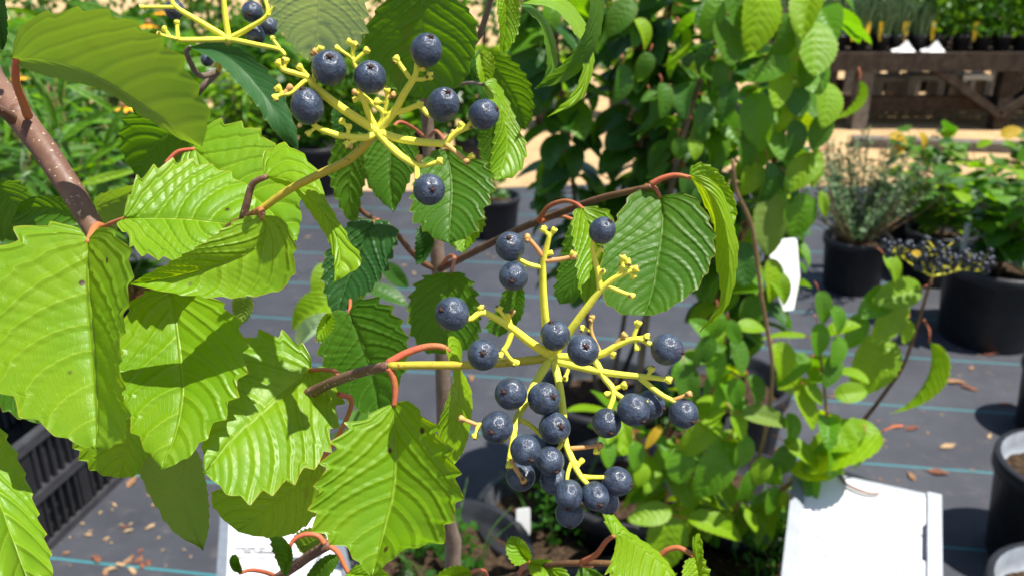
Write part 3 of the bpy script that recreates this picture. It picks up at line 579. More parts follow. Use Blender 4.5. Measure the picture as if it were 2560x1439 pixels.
# low bright shrub beside the metal sign, with the long thin twig
c3, S3 = shrub('low bright green viburnum with a long thin tan twig beside the metal sign', (1830, 1475), .145, .24, 1.3,
    [([(1790, 1350, 1.22), (1840, 1270, 1.20), (1900, 1130, 1.17), (1926, 1000, 1.15), (1930, 900, 1.12), (1905, 750, 1.07), (1880, 570, 1.03), (1840, 475, 0.99), (1832, 400, 0.97)], .0035, .002, 'twigl'),
     ([(1800, 1350, 1.22), (1760, 1150, 1.22), (1790, 930, 1.20), (1830, 800, 1.17)], .004, .002, 'twigl'),
     ([(1810, 1350, 1.22), (1690, 1220, 1.22), (1600, 1100, 1.20), (1540, 1020, 1.17)], .004, .002, 'twigl'),
     ([(1840, 1350, 1.22), (1960, 1220, 1.20), (2060, 1120, 1.17), (2060, 960, 1.17), (2040, 820, 1.17)], .004, .002, 'twigl')])
for t in [(1795, 820, 90, 60, 90, 'back'), (1835, 830, 65, 40, 70, 'back'), (1790, 915, 115, 65, 90, 'back'), (1840, 980, 75, 55, 80, 'back'), (1795, 1000, 75, 50, 85, 'back'), (1965, 910, 120, 95, 60, 'yellow'), (1925, 1040, 140, 62, 5, 'under'),
 (1740, 1100, 135, 85, 130, 'yellow'), (1785, 1180, 165, 112, 115, 'back'), (1700, 1165, 95, 82, 85, 'back'), (1860, 1135, 95, 72, 90, 'back'), (1865, 1220, 95, 68, 100, 'back'), (1800, 1070, 90, 55, 20, 'bright'), (1930, 1190, 95, 62, 95, 'back'),
 (1605, 1190, 62, 58, 90, 'yellow'), (1590, 1140, 75, 52, 85, 'back'), (1520, 1130, 85, 55, 75, 'back'), (1665, 1360, 170, 118, 92, 'bright'), (1800, 1310, 155, 75, 8, 'yellow'), (1625, 1285, 110, 62, 172, 'bright'), (1930, 1250, 75, 48, 100, 'back'),
 (1955, 1255, 62, 42, 100, 'yellow'), (2020, 1020, 115, 62, 60, 'yellow'), (2040, 985, 70, 40, 40, 'bright'), (2155, 1135, 98, 62, 92, 'back'), (2075, 1105, 85, 72, 80, 'back'), (2050, 850, 85, 72, 80, 'back'), (2095, 880, 80, 60, 100, 'back'),
 (1985, 1080, 100, 70, 70, 'back'), (1900, 1180, 80, 60, 120, 'bright'), (2010, 1130, 110, 60, 30, 'bright'), (1760, 880, 90, 60, 110, 'mid'), (1850, 890, 95, 60, 80, 'mid'), (1900, 980, 90, 65, 60, 'mid'), (1720, 960, 100, 70, 80, 'mid'),
 (1960, 1150, 80, 60, 110, 'mid'), (1850, 1060, 80, 70, 60, 'bright'), (2080, 930, 90, 60, 110, 'mid'), (2060, 770, 90, 60, 70, 'mid'), (2100, 800, 80, 60, 60, 'back'), (1880, 1300, 60, 40, 60, 'yellow'), (1632, 1092, 70, 26, 128, 'gold'), (2030, 1180, 100, 50, 10, 'yellow')]:
    pl(c3, *t, 1.13)
for P, n in zip(S3[1:], (24, 20, 22)): dress(c3, P, n, 'vib', ['back', 'bright', 'bright', 'yellow'], .068, .8, .4, .1, .35)
# shrub carrying the far berry cluster
dd, SD = shrub('slender viburnum stem bearing a flat cluster of black berries on yellow stalks', (2040, 1530), .14, .24, 1.2,
    [([(2000, 1350, 1.35), (2050, 1165, 1.3), (2150, 1060, 1.28), (2220, 970, 1.26), (2262, 905, 1.25), (2300, 790, 1.22), (2330, 690, 1.2)], .004, .0022, 'twig')], mat='plastic')
for t in [(2185, 920, 172, 140, 118, 'yellow'), (2245, 735, 130, 78, 165, 'bright'), (2225, 800, 150, 95, 120, 'bright'), (2240, 672, 85, 62, 55, 'bright'), (2190, 760, 110, 80, 150, 'back'), (2268, 830, 60, 40, 100, 'yellow'), (2140, 830, 90, 70, 110, 'back'), (2300, 640, 40, 28, 30, 'gold')]:
    pl(dd, *t, 1.22)
pl(dd, 2340, 965, 215, 70, 84, 'yellow', 1.2, 'curl', (.75, .35, .45))
def berry_mesh(style=True):
    m = MB(); prof = []
    for j in range(17):
        a = math.pi*j/16; z = math.cos(a); r = math.sin(a); r *= 1-.03*z
        if style and z > .93: z -= (z-.93)*1.3
        prof.append((max(r, 1e-4), -z*-1.03))
    m.lathe(prof[::-1] if False else prof, n=24)
    if style:
        m.tube([(0, 0, .84), (.02, 0, .97), (.03, .01, 1.08)], [.20, .15, .12], 7, m=1, n=5)
        for k in range(5): m.ball((.19*math.cos(k*1.257), .19*math.sin(k*1.257), .93), .075, 1, 5, 3)
    me = mesh('berry', m.V, m.F, [M['berry'] if style else M['berryd'], M['style']], m.M); return me
BM = berry_mesh(); BS = berry_mesh(False)
def berry(parent, c, axis, r, me=None, el=1.0):
    o = obj('berry', me or BM, c, parent); o.rotation_euler = Vector(axis).to_track_quat('Z', 'Y').to_euler(); o.scale = (r, r, r*el); return o
m = MB(); hub = pw(2330, 690, dz(690, 1.2)); pts = []; SPOT = []
for (cx_, cy_, n, sx_, sy_) in ((2250, 625, 26, 42, 26), (2345, 620, 30, 50, 28), (2400, 660, 30, 70, 20), (2450, 645, 26, 40, 20), (2310, 660, 16, 35, 14)):
    e = pw(cx_, cy_+14, dz(690, 1.2)-random.uniform(-.02, .03)); m.tube([hub, (hub+e)/2+[0, 0, -.002], e], [.0015, .0011, .0007], 6)
    for k in range(n):
        b = pw(cx_+random.uniform(-sx_, sx_), cy_+random.uniform(-sy_, sy_), depth_of(e)+random.uniform(-.035, .015))
        if any(np.linalg.norm(b-q) < .0078 for q in SPOT): continue
        SPOT.append(b); m.tube([e, b], [.0005, .0004], 5); pts.append(b)
fs = m.build('fruit_stalk', M['yel'], dd, hub)
for b in pts: berry(fs, b, (0, -.5, .8), .0044, BS)

# ---------------------------------------------------------------- left background
def lance_plant(label, base, h, ns, nl, L, flowers=(), mats=('back', 'mid', 'backd'), kind='lance', lean=.35):
    root = thing('flowering_plant' if flowers else 'leafy_plant', base, label, 'plant'); pot_parts(root, np.asarray(base), .13, .24)
    bush(root, np.asarray(base)+[0, 0, .2], h, ns, nl, kind, list(mats), L, lean)
    for x, y, D, s in flowers:
        c = pw(x, y, dz(y, D)); m = MB(); ax = np.array([random.uniform(-.3, .3), -.3, 1.])
        for k in range(11):
            a = k*.571; o = np.array([math.cos(a), math.sin(a), -.25]); t = np.array([-math.sin(a), math.cos(a), 0]); m.add([c, c+o*s*.5+t*s*.17, c+o*s, c+o*s*.5-t*s*.17], [[0, 1, 2, 3]])
        f = m.build('flower', M['orange'], root, c, False); k = MB(); k.ball(c+[0, 0, s*.1], s*.28); k.build('flower_centre', M['scar'], f, c)
        stem(root, [c, c+[.01, .02, -.25], np.asarray(base)+[0, 0, .2]], [.002, .002, .003], 'grass')
    return root
ll = lance_plant('tall lance leaved green plant with tan stems beside the thick brown branch', gp(190, 1080), .74, 10, 13, .13, lean=.5)
for t in [(120, 250, 170, 70, 60, 'mid'), (215, 300, 170, 75, -35, 'back'), (235, 240, 150, 60, 20, 'back'), (70, 330, 120, 45, 70, 'back'), (50, 410, 110, 40, 110, 'pale'), (50, 440, 70, 30, 160, 'pale'), (100, 460, 100, 40, 30, 'backd'), (250, 380, 150, 60, 150, 'back'), (150, 200, 140, 60, 100, 'mid'),
 (270, 440, 140, 60, -20, 'bright'), (60, 120, 150, 60, 40, 'mid'), (150, 60, 150, 50, 120, 'mid'), (240, 15, 170, 80, 10, 'mid'), (20, 300, 130, 50, 80, 'back'), (230, 470, 100, 50, 60, 'back'), (160, 360, 120, 45, 60, 'backd'), (280, 320, 120, 50, 120, 'mid')]: pl(ll, *t, 1.15, 'lance')
lance_plant('tall lance leaved plant with a small orange flower at the left edge', gp(20, 900), .85, 11, 13, .13, [(48, 192, 1.9, .022)])
lance_plant('lance leaved plant with one orange flower under the big drooping leaf', gp(330, 900), .75, 12, 12, .12, [(312, 266, 1.8, .032)])
lance_plant('far lance leaved plant with orange flower by the purple foliage', gp(330, 520), .62, 13, 11, .12, [(372, 60, 3.0, .045), (400, 30, 3.0, .03)], ('back', 'bright', 'mid'))
lance_plant('ferny light green plant in a black pot under the small white sign', gp(620, 520), .42, 12, 12, .09, (), ('bright', 'back'))
lance_plant('bushy light green plant in the far row left of the shrubs', gp(800, 480), .60, 12, 12, .09, (), ('back', 'mid'), 'vib')
lance_plant('bushy mid green plant in the far row beside the orange flowers', gp(180, 480), .62, 12, 12, .11, (), ('back', 'mid'))
lance_plant('far mid green plant behind the tall lance leaved one', gp(40, 470), .75, 12, 12, .11, (), ('back', 'mid', 'bright'))
root = thing('purple_plant', gp(400, 330), 'dark purple leaved plant in the far row above the drooping leaf', 'plant'); pot_parts(root, gp(400, 330), .14, .24)
far_foliage(root, gp(400, 330)+[0, 0, .2], .42, 420, .07, 'purple', .2)
# small white sign on a white post far behind
p0 = gp(552, 440); D0 = p0[1]; sg = thing('garden_sign', p0, 'small white sign on a white post among the far pots', 'sign')
c = pw(558, 193, dz(193, D0)); R = Matrix.Rotation(math.radians(-50), 3, 'X'); m = MB(); m.box(c, (.135, .11, .004), np.array(R)); m.build('panel', M['white'], sg, smooth=False)
m = MB(); m.beam(p0, c+[-.01, .01, -.02], .018, .01, up=(0, 1, 0)); m.build('post', M['white'], sg, smooth=False)

# ---------------------------------------------------------------- signs with paper sheets
def font_mesh(text, size):
    cu = bpy.data.curves.new('t', 'FONT'); cu.body = text; cu.size = size; cu.offset = size*.05; o = bpy.data.objects.new('t', cu); C.objects.link(o)
    dg = bpy.context.evaluated_depsgraph_get(); me = o.evaluated_get(dg).to_mesh(); V = np.array([v.co[:] for v in me.vertices]); F = [list(p.vertices) for p in me.polygons]
    bpy.data.objects.remove(o); bpy.data.curves.remove(cu); return V, F
def sign(label, TL, TR, BL, ln, texts, scrib, border=.020, clip=None):
    a, b, c = pw(*TL), pw(*TR), pw(*BL); e1 = b-a; W_ = np.linalg.norm(e1); e1 /= W_; e2 = c-a; e2 -= e1*np.dot(e2, e1); e2 /= np.linalg.norm(e2); nz = np.cross(e2, e1)
    if np.dot(nz, FW) > 0: nz = -nz
    Rm = np.array([e1, e2, nz]).T; P = lambda u, v, h=0: a+e1*u+e2*v+nz*h
    foot = P(W_/2, ln*.6); foot = np.array([foot[0], foot[1]+.06, 0]); root = thing('sign_holder', foot, label, 'sign')
    m = MB(); m.box(P(W_/2, ln/2, -.002), (W_, ln, .003), Rm); m.build('back_plate', M['metal'], root, smooth=False)
    for u in (border/2, W_-border/2):
        m = MB(); m.box(P(u, ln/2, .0045), (border, ln, .0025), Rm); m.box(P(u+(border*.5-.001)*(1 if u > .05 else -1), ln/2, .001), (.002, ln, .009), Rm); m.build('side_lip', M['metal'], root, smooth=False)
    m = MB(); n = 14; V = [P(border*.4+(W_-border*.8)*i/n, .006+(ln-.012)*j/n, .0005+.0009*math.sin(i*.7)*math.sin(j*.6)) for j in range(n+1) for i in range(n+1)]
    m.add(V, [[j*(n+1)+i, j*(n+1)+i+1, (j+1)*(n+1)+i+1, (j+1)*(n+1)+i] for j in range(n) for i in range(n)]); pp = m.build('paper_sheet', M['paper'], root)
    def ink(V, F, mt, nm_): k = MB(); k.add(V, F); k.build(nm_, M[mt], pp, smooth=False)
    for tx, u, v, s, mt in texts:
        V, F = font_mesh(tx, s); ink([P(u+x, v-y, .0022) for x, y, _ in V], F, mt, 'printed_line')
    for u, v, wd, hh, mt in scrib:
        k = MB(); n = max(6, int(wd/.0022)); Q = [(u+wd*i/n, v+hh*.5*math.sin(i*2.4+v*900)*random.uniform(.3, 1)) for i in range(n+1)]
        for (x0, y0), (x1, y1) in zip(Q[:-1], Q[1:]):
            tdir = np.array([x1-x0, y1-y0]); tdir /= np.linalg.norm(tdir); o = np.array([-tdir[1], tdir[0]])*(.0009 if mt == 'ink2' else .0007)
            k.add([P(x0+o[0], y0+o[1], .0022), P(x1+o[0], y1+o[1], .0022), P(x1-o[0], y1-o[1], .0022), P(x0-o[0], y0-o[1], .0022)], [[0, 1, 2, 3]])
        k.build('handwritten_line', M[mt], pp, smooth=False)
    m = MB(); m.beam(P(W_/2, ln*.55, -.006), foot, .03, .012, up=(0, 1, 0)); m.build('stake', M['metal'], root, smooth=False)
    return P, root, W_
scr = []
for j in range(9):
    for i in range(3):
        if random.random() < .85: scr.append((.03+i*.058+random.uniform(0, .012), .075+j*.0135, random.uniform(.02, .045), random.uniform(.002, .004), 'ink'))
PM, rs, WM = sign('tilted galvanised metal sign holder with a white paper sheet below the pots', (1985, 1160, 1.40), (2352, 1240, 1.345), (1980, 1640, 1.20), .29, [], scr, .02)
q = PM(.052, .026)+SUN*.085; put_leaf(dd, 'vib', 'bright', q+RT*.068+UP*.034, -RT-.35*UP, SUN, .135, 0, wide=1.0); put_leaf(dd, 'vib', 'bright', q+RT*.02-UP*.005, -RT+.2*UP, SUN, .07, 1)
m = MB(); m.tube([PM(.068, .006, .004), PM(.082, .020, .006), PM(.11, .026, .006), PM(.128, .022, .006)], [.0018, .0022, .002, .0016], 6); tag(m.build('dead_twig', M['dry3']), 'short reddish dead twig lying on the metal sign holder', 'twig')
Rc = np.array([PM(1, 0)-PM(0, 0), PM(0, 1)-PM(0, 0), PM(0, 0, 1)-PM(0, 0)]).T; m = MB(); m.box(PM(WM-.0225, .085, .004), (.005, .055, .003), Rc); cl = m.build('clip', M['ink2'], rs, smooth=False)
scr = [(.032, .040, .03, .003, 'ink'), (.038, .053, .022, .004, 'ink2'), (.03, .066, .06, .003, 'ink'), (.03, .080, .06, .003, 'ink'), (.14, .066, .03, .003, 'ink'), (.14, .08, .03, .003, 'ink'), (.14, .094, .035, .004, 'ink2'), (.03, .132, .055, .011, 'ink2'), (.092, .130, .05, .011, 'ink2'), (.03, .160, .07, .004, 'ink'), (.05, .176, .02, .004, 'ink2')]
sign('tilted sign holder with a printed form sheet under the left leaves', (552, 1262, 1.66), (840, 1269, 1.725), (484, 1460, 1.375), .29,
     [('COLOR OF BLOOMS', .026, .178, .0105, 'ink2'), ('OR BERRIES', .040, .192, .0105, 'ink2')], [(a_, b_+.075, c_, d_, 'ink2') for a_, b_, c_, d_, e_ in scr], .016)
# loose tags
p = pw(1972, 775, 1.62); tag_card(p, .058, .13, 'white', 'blank white card standing behind the low bright shrub leaves', .3, 'card', tilt=-.35, name='white_card')
p = gp(1310, 1350, .20); tag_card(p+np.array([0, 0, -.02]), .026, .085, 'white', 'small blank grey white tag inside the dark pot under the berries', .2, tilt=-.1)
# pot with soil, tag and weeds below the berries
def weeds(root, top):
    far_foliage(root, top, .10, 160, .022, 'backd', .09)
    for k in range(10):
        a = random.uniform(0, 6.28); b = top+np.array([.06*math.cos(a), .06*math.sin(a), -.01]); stem(root, [b, b+[.02*math.cos(a), .02*math.sin(a), .08], b+[.06*math.cos(a), .06*math.sin(a), .13]], [.0016, .0012, .0004], 'grass', 'grass_blade', 5)
potted('wide black pot of weedy bark soil under the lower berry cluster', 'plant pot', (1400, 1480), .165, .20, weeds, name='plant_pot')
potted('black pot of dark soil next to the grey main stem', 'plant pot', (1120, 1640), .15, .24, weeds, name='plant_pot')
potted('black pot with green grass blades in front of the metal sign', 'plant pot', (1900, 1640), .14, .24, weeds, name='plant_pot')
potted('black pot behind the leaning brown stem', 'plant pot', (1660, 1235), .13, .22, weeds, name='plant_pot')
# grey-green gone-pale leaf plant behind the centre leaves
root, top = potted('small shrub with pale ribbed leaves on the fabric behind the centre leaves', 'shrub', (930, 1330), .12, .2, None, name='potted_shrub')
P = [top, pw(900, 900, .95), pw(850, 790, .75)]; stem(root, P, [.003, .0022, .0015], 'twigl')
for t in [(770, 775, 165, 110, 160, 'yellow', .72), (760, 830, 170, 70, 155, 'pale', .7), (900, 700, 90, 60, 60, 'backd', .9), (970, 735, 110, 55, 20, 'backd', .95), (990, 690, 80, 50, 50, 'backd', 1.), (800, 705, 90, 60, 100, 'bright', .8)]: pl(root, *t)
dress(root, P, 6, 'vib', ['back', 'mid'], .05)
# ---------------------------------------------------------------- black slatted crate on the left
g0, g1 = gp(122, 1372), gp(308, 1192); ax = g1-g0; ax[2] = 0; ax /= np.linalg.norm(ax); nx_ = np.array([-ax[1], ax[0], 0]); g0 = g0-ax*.16
cr = thing('plastic_crate', g0, 'black slatted plastic crate standing on the fabric under the left leaves', 'crate'); CL, CW, CH = .62, .40, .27
for side in range(4):
    o = g0 if side in (0, 3) else (g0+nx_*CW if side == 1 else g0+ax*CL); t = ax if side < 2 else nx_; L = CL if side < 2 else CW; up = np.array([0, 0, 1.]); nn = np.cross(t, up)
    for h in (.012, .135, CH-.012):
        m = MB(); m.beam(o+up*h, o+t*L+up*h, .022, .022); m.build('rail', M['plasticg'], cr, smooth=False)
    n = int(L/.024)
    for k in range(n+1):
        wide = k % 6 == 0; m = MB(); q = o+t*(L*k/n); m.box(q+up*(CH/2), (.03 if wide else .008, .012, CH-.02), np.array([t, nn, up]).T); m.build('slat', M['plastic'], cr, smooth=False)
m = MB(); m.box(g0+ax*CL/2+nx_*CW/2+np.array([0, 0, .02]), (CL, CW, .006), np.array([ax, nx_, [0, 0, 1]]).T); m.build('crate_floor', M['plastic'], cr, smooth=False)
# ---------------------------------------------------------------- foreground viburnum A (grey main stem) and B (brown branch from the left)
gA = np.array([-.085, .47, 0]); A = thing('viburnum_shrub', gA, 'viburnum with grey main stem and a long brown side branch of hanging leaves', 'shrub')
pot_parts(A, gA, .15, .25)
def tube_px(plant, name, mat, pts, r0, r1, sides=10):
    P = [p if len(p) == 3 and isinstance(p, np.ndarray) else pw(*p) for p in pts]
    return stem(plant, P, np.linspace(r0, r1, len(P))*1e-3, mat, name, sides)
tube_px(A, 'stem', 'barkg', [np.array([-.085, .47, .2]), (1128, 1500, .600), (1120, 1330, .572), (1112, 1100, .545), (1105, 850, .515), (1097, 670, .495), (1084, 540, .482), (1075, 420, .472), (1068, 290, .462), (1060, 150, .452), (1055, -60, .44)], 5.6, 2.6, 12)
# side branches of A
tube_px(A, 'branch', 'twig', [(1098, 672, .494), (1135, 655, .470), (1200, 622, .435), (1300, 572, .395), (1400, 532, .365), (1500, 496, .342), (1590, 475, .328), (1628, 466, .322)], 2.0, 1.1)
tube_px(A, 'branch', 'twig', [(1092, 672, .494), (1055, 655, .488), (1020, 620, .47), (985, 580, .45), (905, 528, .43), (880, 480, .42)], 1.9, 1.1)
tube_px(A, 'branch', 'barkg', [(1064, 240, .458), (1120, 170, .44), (1190, 100, .42), (1215, 40, .40), (1235, -40, .38)], 1.9, 1.3)
tube_px(A, 'branch', 'twig', [(1126, 1470, .59), (1200, 1458, .50), (1290, 1436, .425), (1370, 1412, .39), (1460, 1406, .375), (1560, 1408, .365), (1640, 1405, .36)], 1.7, 1.2)
tube_px(A, 'branch', 'bark', [(1122, 1520, .6), (900, 1560, .5), (700, 1470, .39), (745, 1410, .365), (790, 1378, .35), (822, 1360, .34)], 2.4, 2.0)
# thick brown branch of B and its twigs
gB = np.array([-.52, .30, 0]); B = thing('viburnum_shrub', gB, 'viburnum branch of large yellow green leaves with clusters of blue berries', 'shrub')
pot_parts(B, gB, .15, .25)
tube_px(B, 'stem', 'bark', [np.array([-.52, .30, .2]), np.array([-.47, .31, .8]), np.array([-.36, .33, 1.22]), np.array([-.27, .325, 1.31]), (-120, 60, .335), (-40, 178, .325), (10, 245, .318), (50, 292, .312), (110, 372, .308), (170, 462, .304), (215, 532, .302), (245, 590, .302), (290, 670, .305), (340, 748, .308)], 6.5, 2.9, 14)
m = MB()
for q in (pw(48, 288, .3125),): m.ball(q, .0046, 0, 10, 6)
m.build('node', M['bark'], B)
tube_px(B, 'bud_stalk', 'bark', [(40, 305, .313), (15, 285, .302), (-30, 260, .29)], 2.3, 1.6)
tube_px(B, 'twig', 'twig', [(336, 745, .308), (420, 682, .302), (510, 608, .292), (565, 573, .285), (610, 548, .278), (648, 527, .270)], 1.7, 1.25)
tube_px(B, 'twig', 'bark', [(340, 750, .308), (440, 860, .312), (560, 980, .312), (700, 1010, .305), (780, 978, .295), (835, 953, .285), (900, 930, .275), (972, 913, .264)], 2.4, 1.45)
tube_px(B, 'twig', 'bark', [(-80, 440, .36), (0, 545, .36), (60, 592, .36), (110, 640, .36)], 3.0, 2.2)
tube_px(B, 'twig', 'barkg', [(430, 410, .40), (426, 350, .40), (470, 270, .40), (500, 225, .39), (545, 180, .39)], 1.9, 1.4)

def G(plant, *a, **k): return leaf(plant, *a, **k)
# ---- B: left group
leaf(B, 'under', .285, [(30, 147), (100, 148), (170, 165), (260, 205), (350, 262), (430, 310), (505, 368)], [(38, 95), (75, 48), (150, 30), (235, 24), (290, 40), (340, 60), (385, 90), (430, 122), (470, 177), (498, 228), (522, 292)],
     [(40, 162), (100, 185), (165, 202), (235, 217), (285, 242), (345, 282), (410, 324), (460, 352)], tx=-8, ty=46, fa=5, fb=-3, pleat=-.05, pet=[(70, 290), (58, 255), (40, 205)], pd=.306, pr=1.5, pm='red')
leaf(B, 'mid', .335, [(520, 300), (450, 320), (390, 360), (345, 445)], [(460, 262), (380, 262), (320, 288), (302, 330), (308, 390)], [(500, 350), (460, 410), (410, 450)], tx=10, ty=30, pleat=-.25)
leaf(B, 'bright', .300, [(482, 368), (540, 420), (610, 470), (680, 530), (742, 602)], [(495, 325), (530, 306), (580, 308), (640, 325), (690, 370), (735, 430), (750, 510), (751, 562)], [(455, 392), (470, 450), (530, 520), (600, 575), (680, 603)], ty=-32, fa=-3, fb=-3, pet=[(415, 410), (445, 380)], pd=.31)
leaf(B, 'bright', .283, [(308, 545), (380, 543), (460, 545), (540, 553), (628, 562)], [(318, 500), (340, 455), (370, 430), (405, 412), (455, 402), (520, 415), (582, 440), (632, 492)], [(292, 562), (322, 592), (335, 622), (370, 638), (410, 645), (455, 645), (505, 618), (565, 592)], tx=12, ty=-28, fa=-2, fb=-3, pleat=.8, pet=[(250, 580), (270, 562)], pd=.300)
leaf(B, 'yellow', .262, [(660, 440), (720, 452), (765, 488), (810, 535), (840, 590), (850, 650), (836, 706)], [(656, 395), (675, 372), (700, 362), (735, 370), (770, 400), (797, 440), (812, 490), (832, 528), (852, 560), (880, 610), (905, 648), (885, 675)],
     [(690, 456), (735, 476), (768, 520), (796, 560), (820, 600), (834, 645), (836, 680)], tx=-14, ty=-22, fa=3, fb=4, pleat=.35, pet=[(608, 545), (618, 505), (632, 460)], pd=.277, pr=1.25, pm='bark')
leaf(B, 'bright', .262, [(657, 538), (660, 590), (625, 630), (545, 662), (450, 690), (325, 710)], [(620, 541), (588, 553), (552, 578), (508, 608), (468, 632), (428, 654), (388, 674), (353, 692)], [(702, 545), (730, 592), (738, 642), (729, 692), (700, 724), (640, 739), (560, 743), (480, 739), (400, 727)],
     tx=10, ty=14, fa=-2, fb=-7, pleat=.5, amp=.06, pet=[(640, 533), (652, 526)], pd=.271, pr=1.2)
leaf(B, 'bright', .272, [(220, 597), (216, 680), (222, 760), (232, 850), (238, 950), (240, 1040), (236, 1122)], [(190, 568), (120, 558), (60, 572), (20, 605), (-30, 650), (-48, 760), (-34, 880), (8, 975), (62, 1032), (125, 1075), (188, 1108)],
     [(252, 568), (292, 585), (326, 640), (323, 720), (311, 800), (300, 870), (305, 950), (318, 1032), (312, 1085), (282, 1118)], tx=8, ty=-14, fa=-1, fb=-26, pleat=.8, pet=[(262, 572), (240, 566)], pd=.300, pr=1.5)
leaf(B, 'bright', .278, [(427, 725), (442, 830), (452, 920), (455, 985), (440, 1075), (405, 1172)], [(370, 728), (330, 755), (312, 795), (300, 850), (296, 905), (300, 980), (320, 1045), (345, 1092), (370, 1130)], [(480, 725), (540, 750), (590, 795), (610, 850), (608, 930), (590, 972), (565, 1032), (530, 1068), (490, 1122), (445, 1156)],
     tx=0, ty=-20, fa=-2, fb=-3, pleat=.45, pet=[(345, 745), (390, 728)], pd=.304)
leaf(B, 'bright', .288, [(780, 920), (710, 980), (640, 1040), (580, 1095), (512, 1182)], [(772, 880), (735, 850), (690, 835), (630, 838), (590, 870), (560, 940), (530, 1020), (508, 1100)], [(815, 918), (840, 960), (846, 1020), (830, 1080), (805, 1145), (750, 1184), (700, 1217), (650, 1238), (610, 1247), (560, 1224)],
     tx=10, ty=-30, fa=-3, fb=-2, pleat=.75, pet=[(855, 948), (830, 925)], pd=.282)
leaf(B, 'bright', .262, [(985, 1006), (986, 1095), (987, 1170), (980, 1240), (958, 1325), (930, 1442)], [(940, 1025), (912, 1045), (870, 1062), (848, 1095), (822, 1138), (803, 1188), (784, 1262), (786, 1310), (825, 1352), (868, 1370), (895, 1405)],
     [(1022, 1002), (1052, 1030), (1086, 1066), (1108, 1100), (1130, 1150), (1150, 1222), (1143, 1265), (1124, 1300), (1112, 1338), (1085, 1358), (1045, 1364), (1000, 1380), (960, 1415)], tx=4, ty=-10, fa=-5, fb=-19, pleat=.5, pet=[(972, 918), (984, 945), (988, 978)], pd=.264, pr=1.15)
leaf(B, 'yellow', .268, [(1120, 874), (1140, 905), (1148, 950), (1142, 1020), (1136, 1100), (1130, 1168)], [(1112, 860), (1122, 900), (1133, 940), (1113, 1010), (1093, 1072), (1108, 1122)], [(1122, 842), (1146, 848), (1156, 880), (1153, 920), (1173, 960), (1181, 1000), (1176, 1065), (1158, 1128)],
     tx=25, ty=5, fa=-6, fb=6, pleat=.3, amp=.05, pet=[(968, 908), (1015, 882), (1065, 866), (1105, 866)], pd=.265, pr=1.15)
leaf(B, 'bright', .275, [(-70, 1020), (-40, 1130), (-5, 1240), (35, 1350), (80, 1470)], [(-130, 1080), (-130, 1220), (-80, 1380), (10, 1470)], [(-25, 1040), (30, 1115), (72, 1212), (96, 1290), (120, 1368), (128, 1430)], tx=-25, ty=-15, fa=-8, fb=10, pleat=-.5, pet=[(-120, 960), (-100, 1000)], pd=.29)
leaf(B, 'bright', .322, [(340, 1010), (318, 1100), (300, 1194)], [(250, 1030), (182, 1092), (215, 1157), (255, 1185)], [(380, 1050), (380, 1120), (364, 1172), (330, 1190)], ty=22, pleat=-.4)
leaf(B, 'under', .318, [(472, 1110), (458, 1190), (464, 1270), (508, 1374)], [(400, 1120), (352, 1170), (370, 1230), (395, 1272), (415, 1306), (452, 1342), (490, 1362)], [(500, 1140), (516, 1210), (523, 1270), (521, 1325)], tx=-20, ty=20, pleat=-.6, amp=.05)
leaf(B, 'bright', .312, [(806, 1150), (735, 1215), (660, 1275), (595, 1328)], [(740, 1160), (640, 1195), (560, 1216), (527, 1240), (550, 1288)], [(812, 1200), (798, 1272), (745, 1327), (690, 1341), (640, 1339)], tx=-5, ty=26, pleat=-.45, amp=.045, pet=[(846, 985), (880, 1002), (850, 1080)], pd=.292)
leaf(B, 'under', .33, [(240, 520), (300, 495), (360, 470), (430, 470)], [(235, 500), (260, 482), (330, 463), (390, 455)], [(250, 555), (310, 570), (380, 545), (420, 510)], ty=30, pleat=-.3)
leaf(B, 'mid', .335, [(235, 580), (180, 540), (110, 520), (40, 532)], [(200, 510), (150, 492), (90, 490), (50, 508)], [(220, 600), (150, 605), (80, 590), (30, 560)], ty=15, tx=10, pleat=-.3)
leaf(B, 'mid', .35, [(-40, 420), (10, 480), (40, 540), (60, 590)], [(-60, 480), (-40, 560), (10, 600)], [(0, 450), (50, 455), (78, 500), (76, 560)], ty=25, pleat=-.3)
leaf(B, 'mid', .34, [(-20, 700), (20, 850), (60, 960), (95, 1058)], [(-60, 800), (-50, 920), (0, 1010), (40, 1040)], [(60, 900), (110, 960), (125, 1010), (115, 1045)], ty=10, pleat=-.3)
leaf(B, 'dark', .30, [(-30, -60), (-10, 20), (5, 80), (8, 125)], [(-60, 0), (-40, 80), (-10, 120)], [(0, -30), (16, 20), (19, 70), (16, 105)], ty=20)
# leaves of B over the far cluster and at the top
leaf(B, 'darkm', .335, [(468, 118), (540, 128), (600, 168), (650, 225), (700, 292), (746, 374)], [(530, 106), (600, 123), (652, 160), (697, 212), (722, 272), (742, 330)], [(500, 132), (548, 160), (592, 206), (642, 262), (668, 305), (708, 350)], tx=-25, ty=18, fa=2, fb=-7, pleat=-.1, pet=[(545, 180), (500, 190), (478, 160), (466, 130)], pd=.39, pr=1.3, pm='barkg')
leaf(B, 'pale', .300, [(800, -90), (797, -20), (795, 50), (788, 100), (775, 155)], [(720, -80), (680, -20), (683, 40), (712, 90), (745, 132)], [(870, -80), (912, -10), (915, 50), (905, 100), (860, 125), (815, 145)], ty=40, tx=-10, fa=5, fb=5, pleat=-.6)
leaf(A, 'mid', .325, [(1055, -30), (1055, 60), (1058, 130), (1058, 190), (1062, 248)], [(1000, -25), (950, 15), (920, 65), (912, 100), (920, 142), (950, 198), (1000, 232)], [(1110, -25), (1145, 0), (1176, 30), (1192, 70), (1190, 115), (1180, 152), (1160, 200), (1118, 232)], tx=-5, ty=28, pleat=-.35, amp=.06)
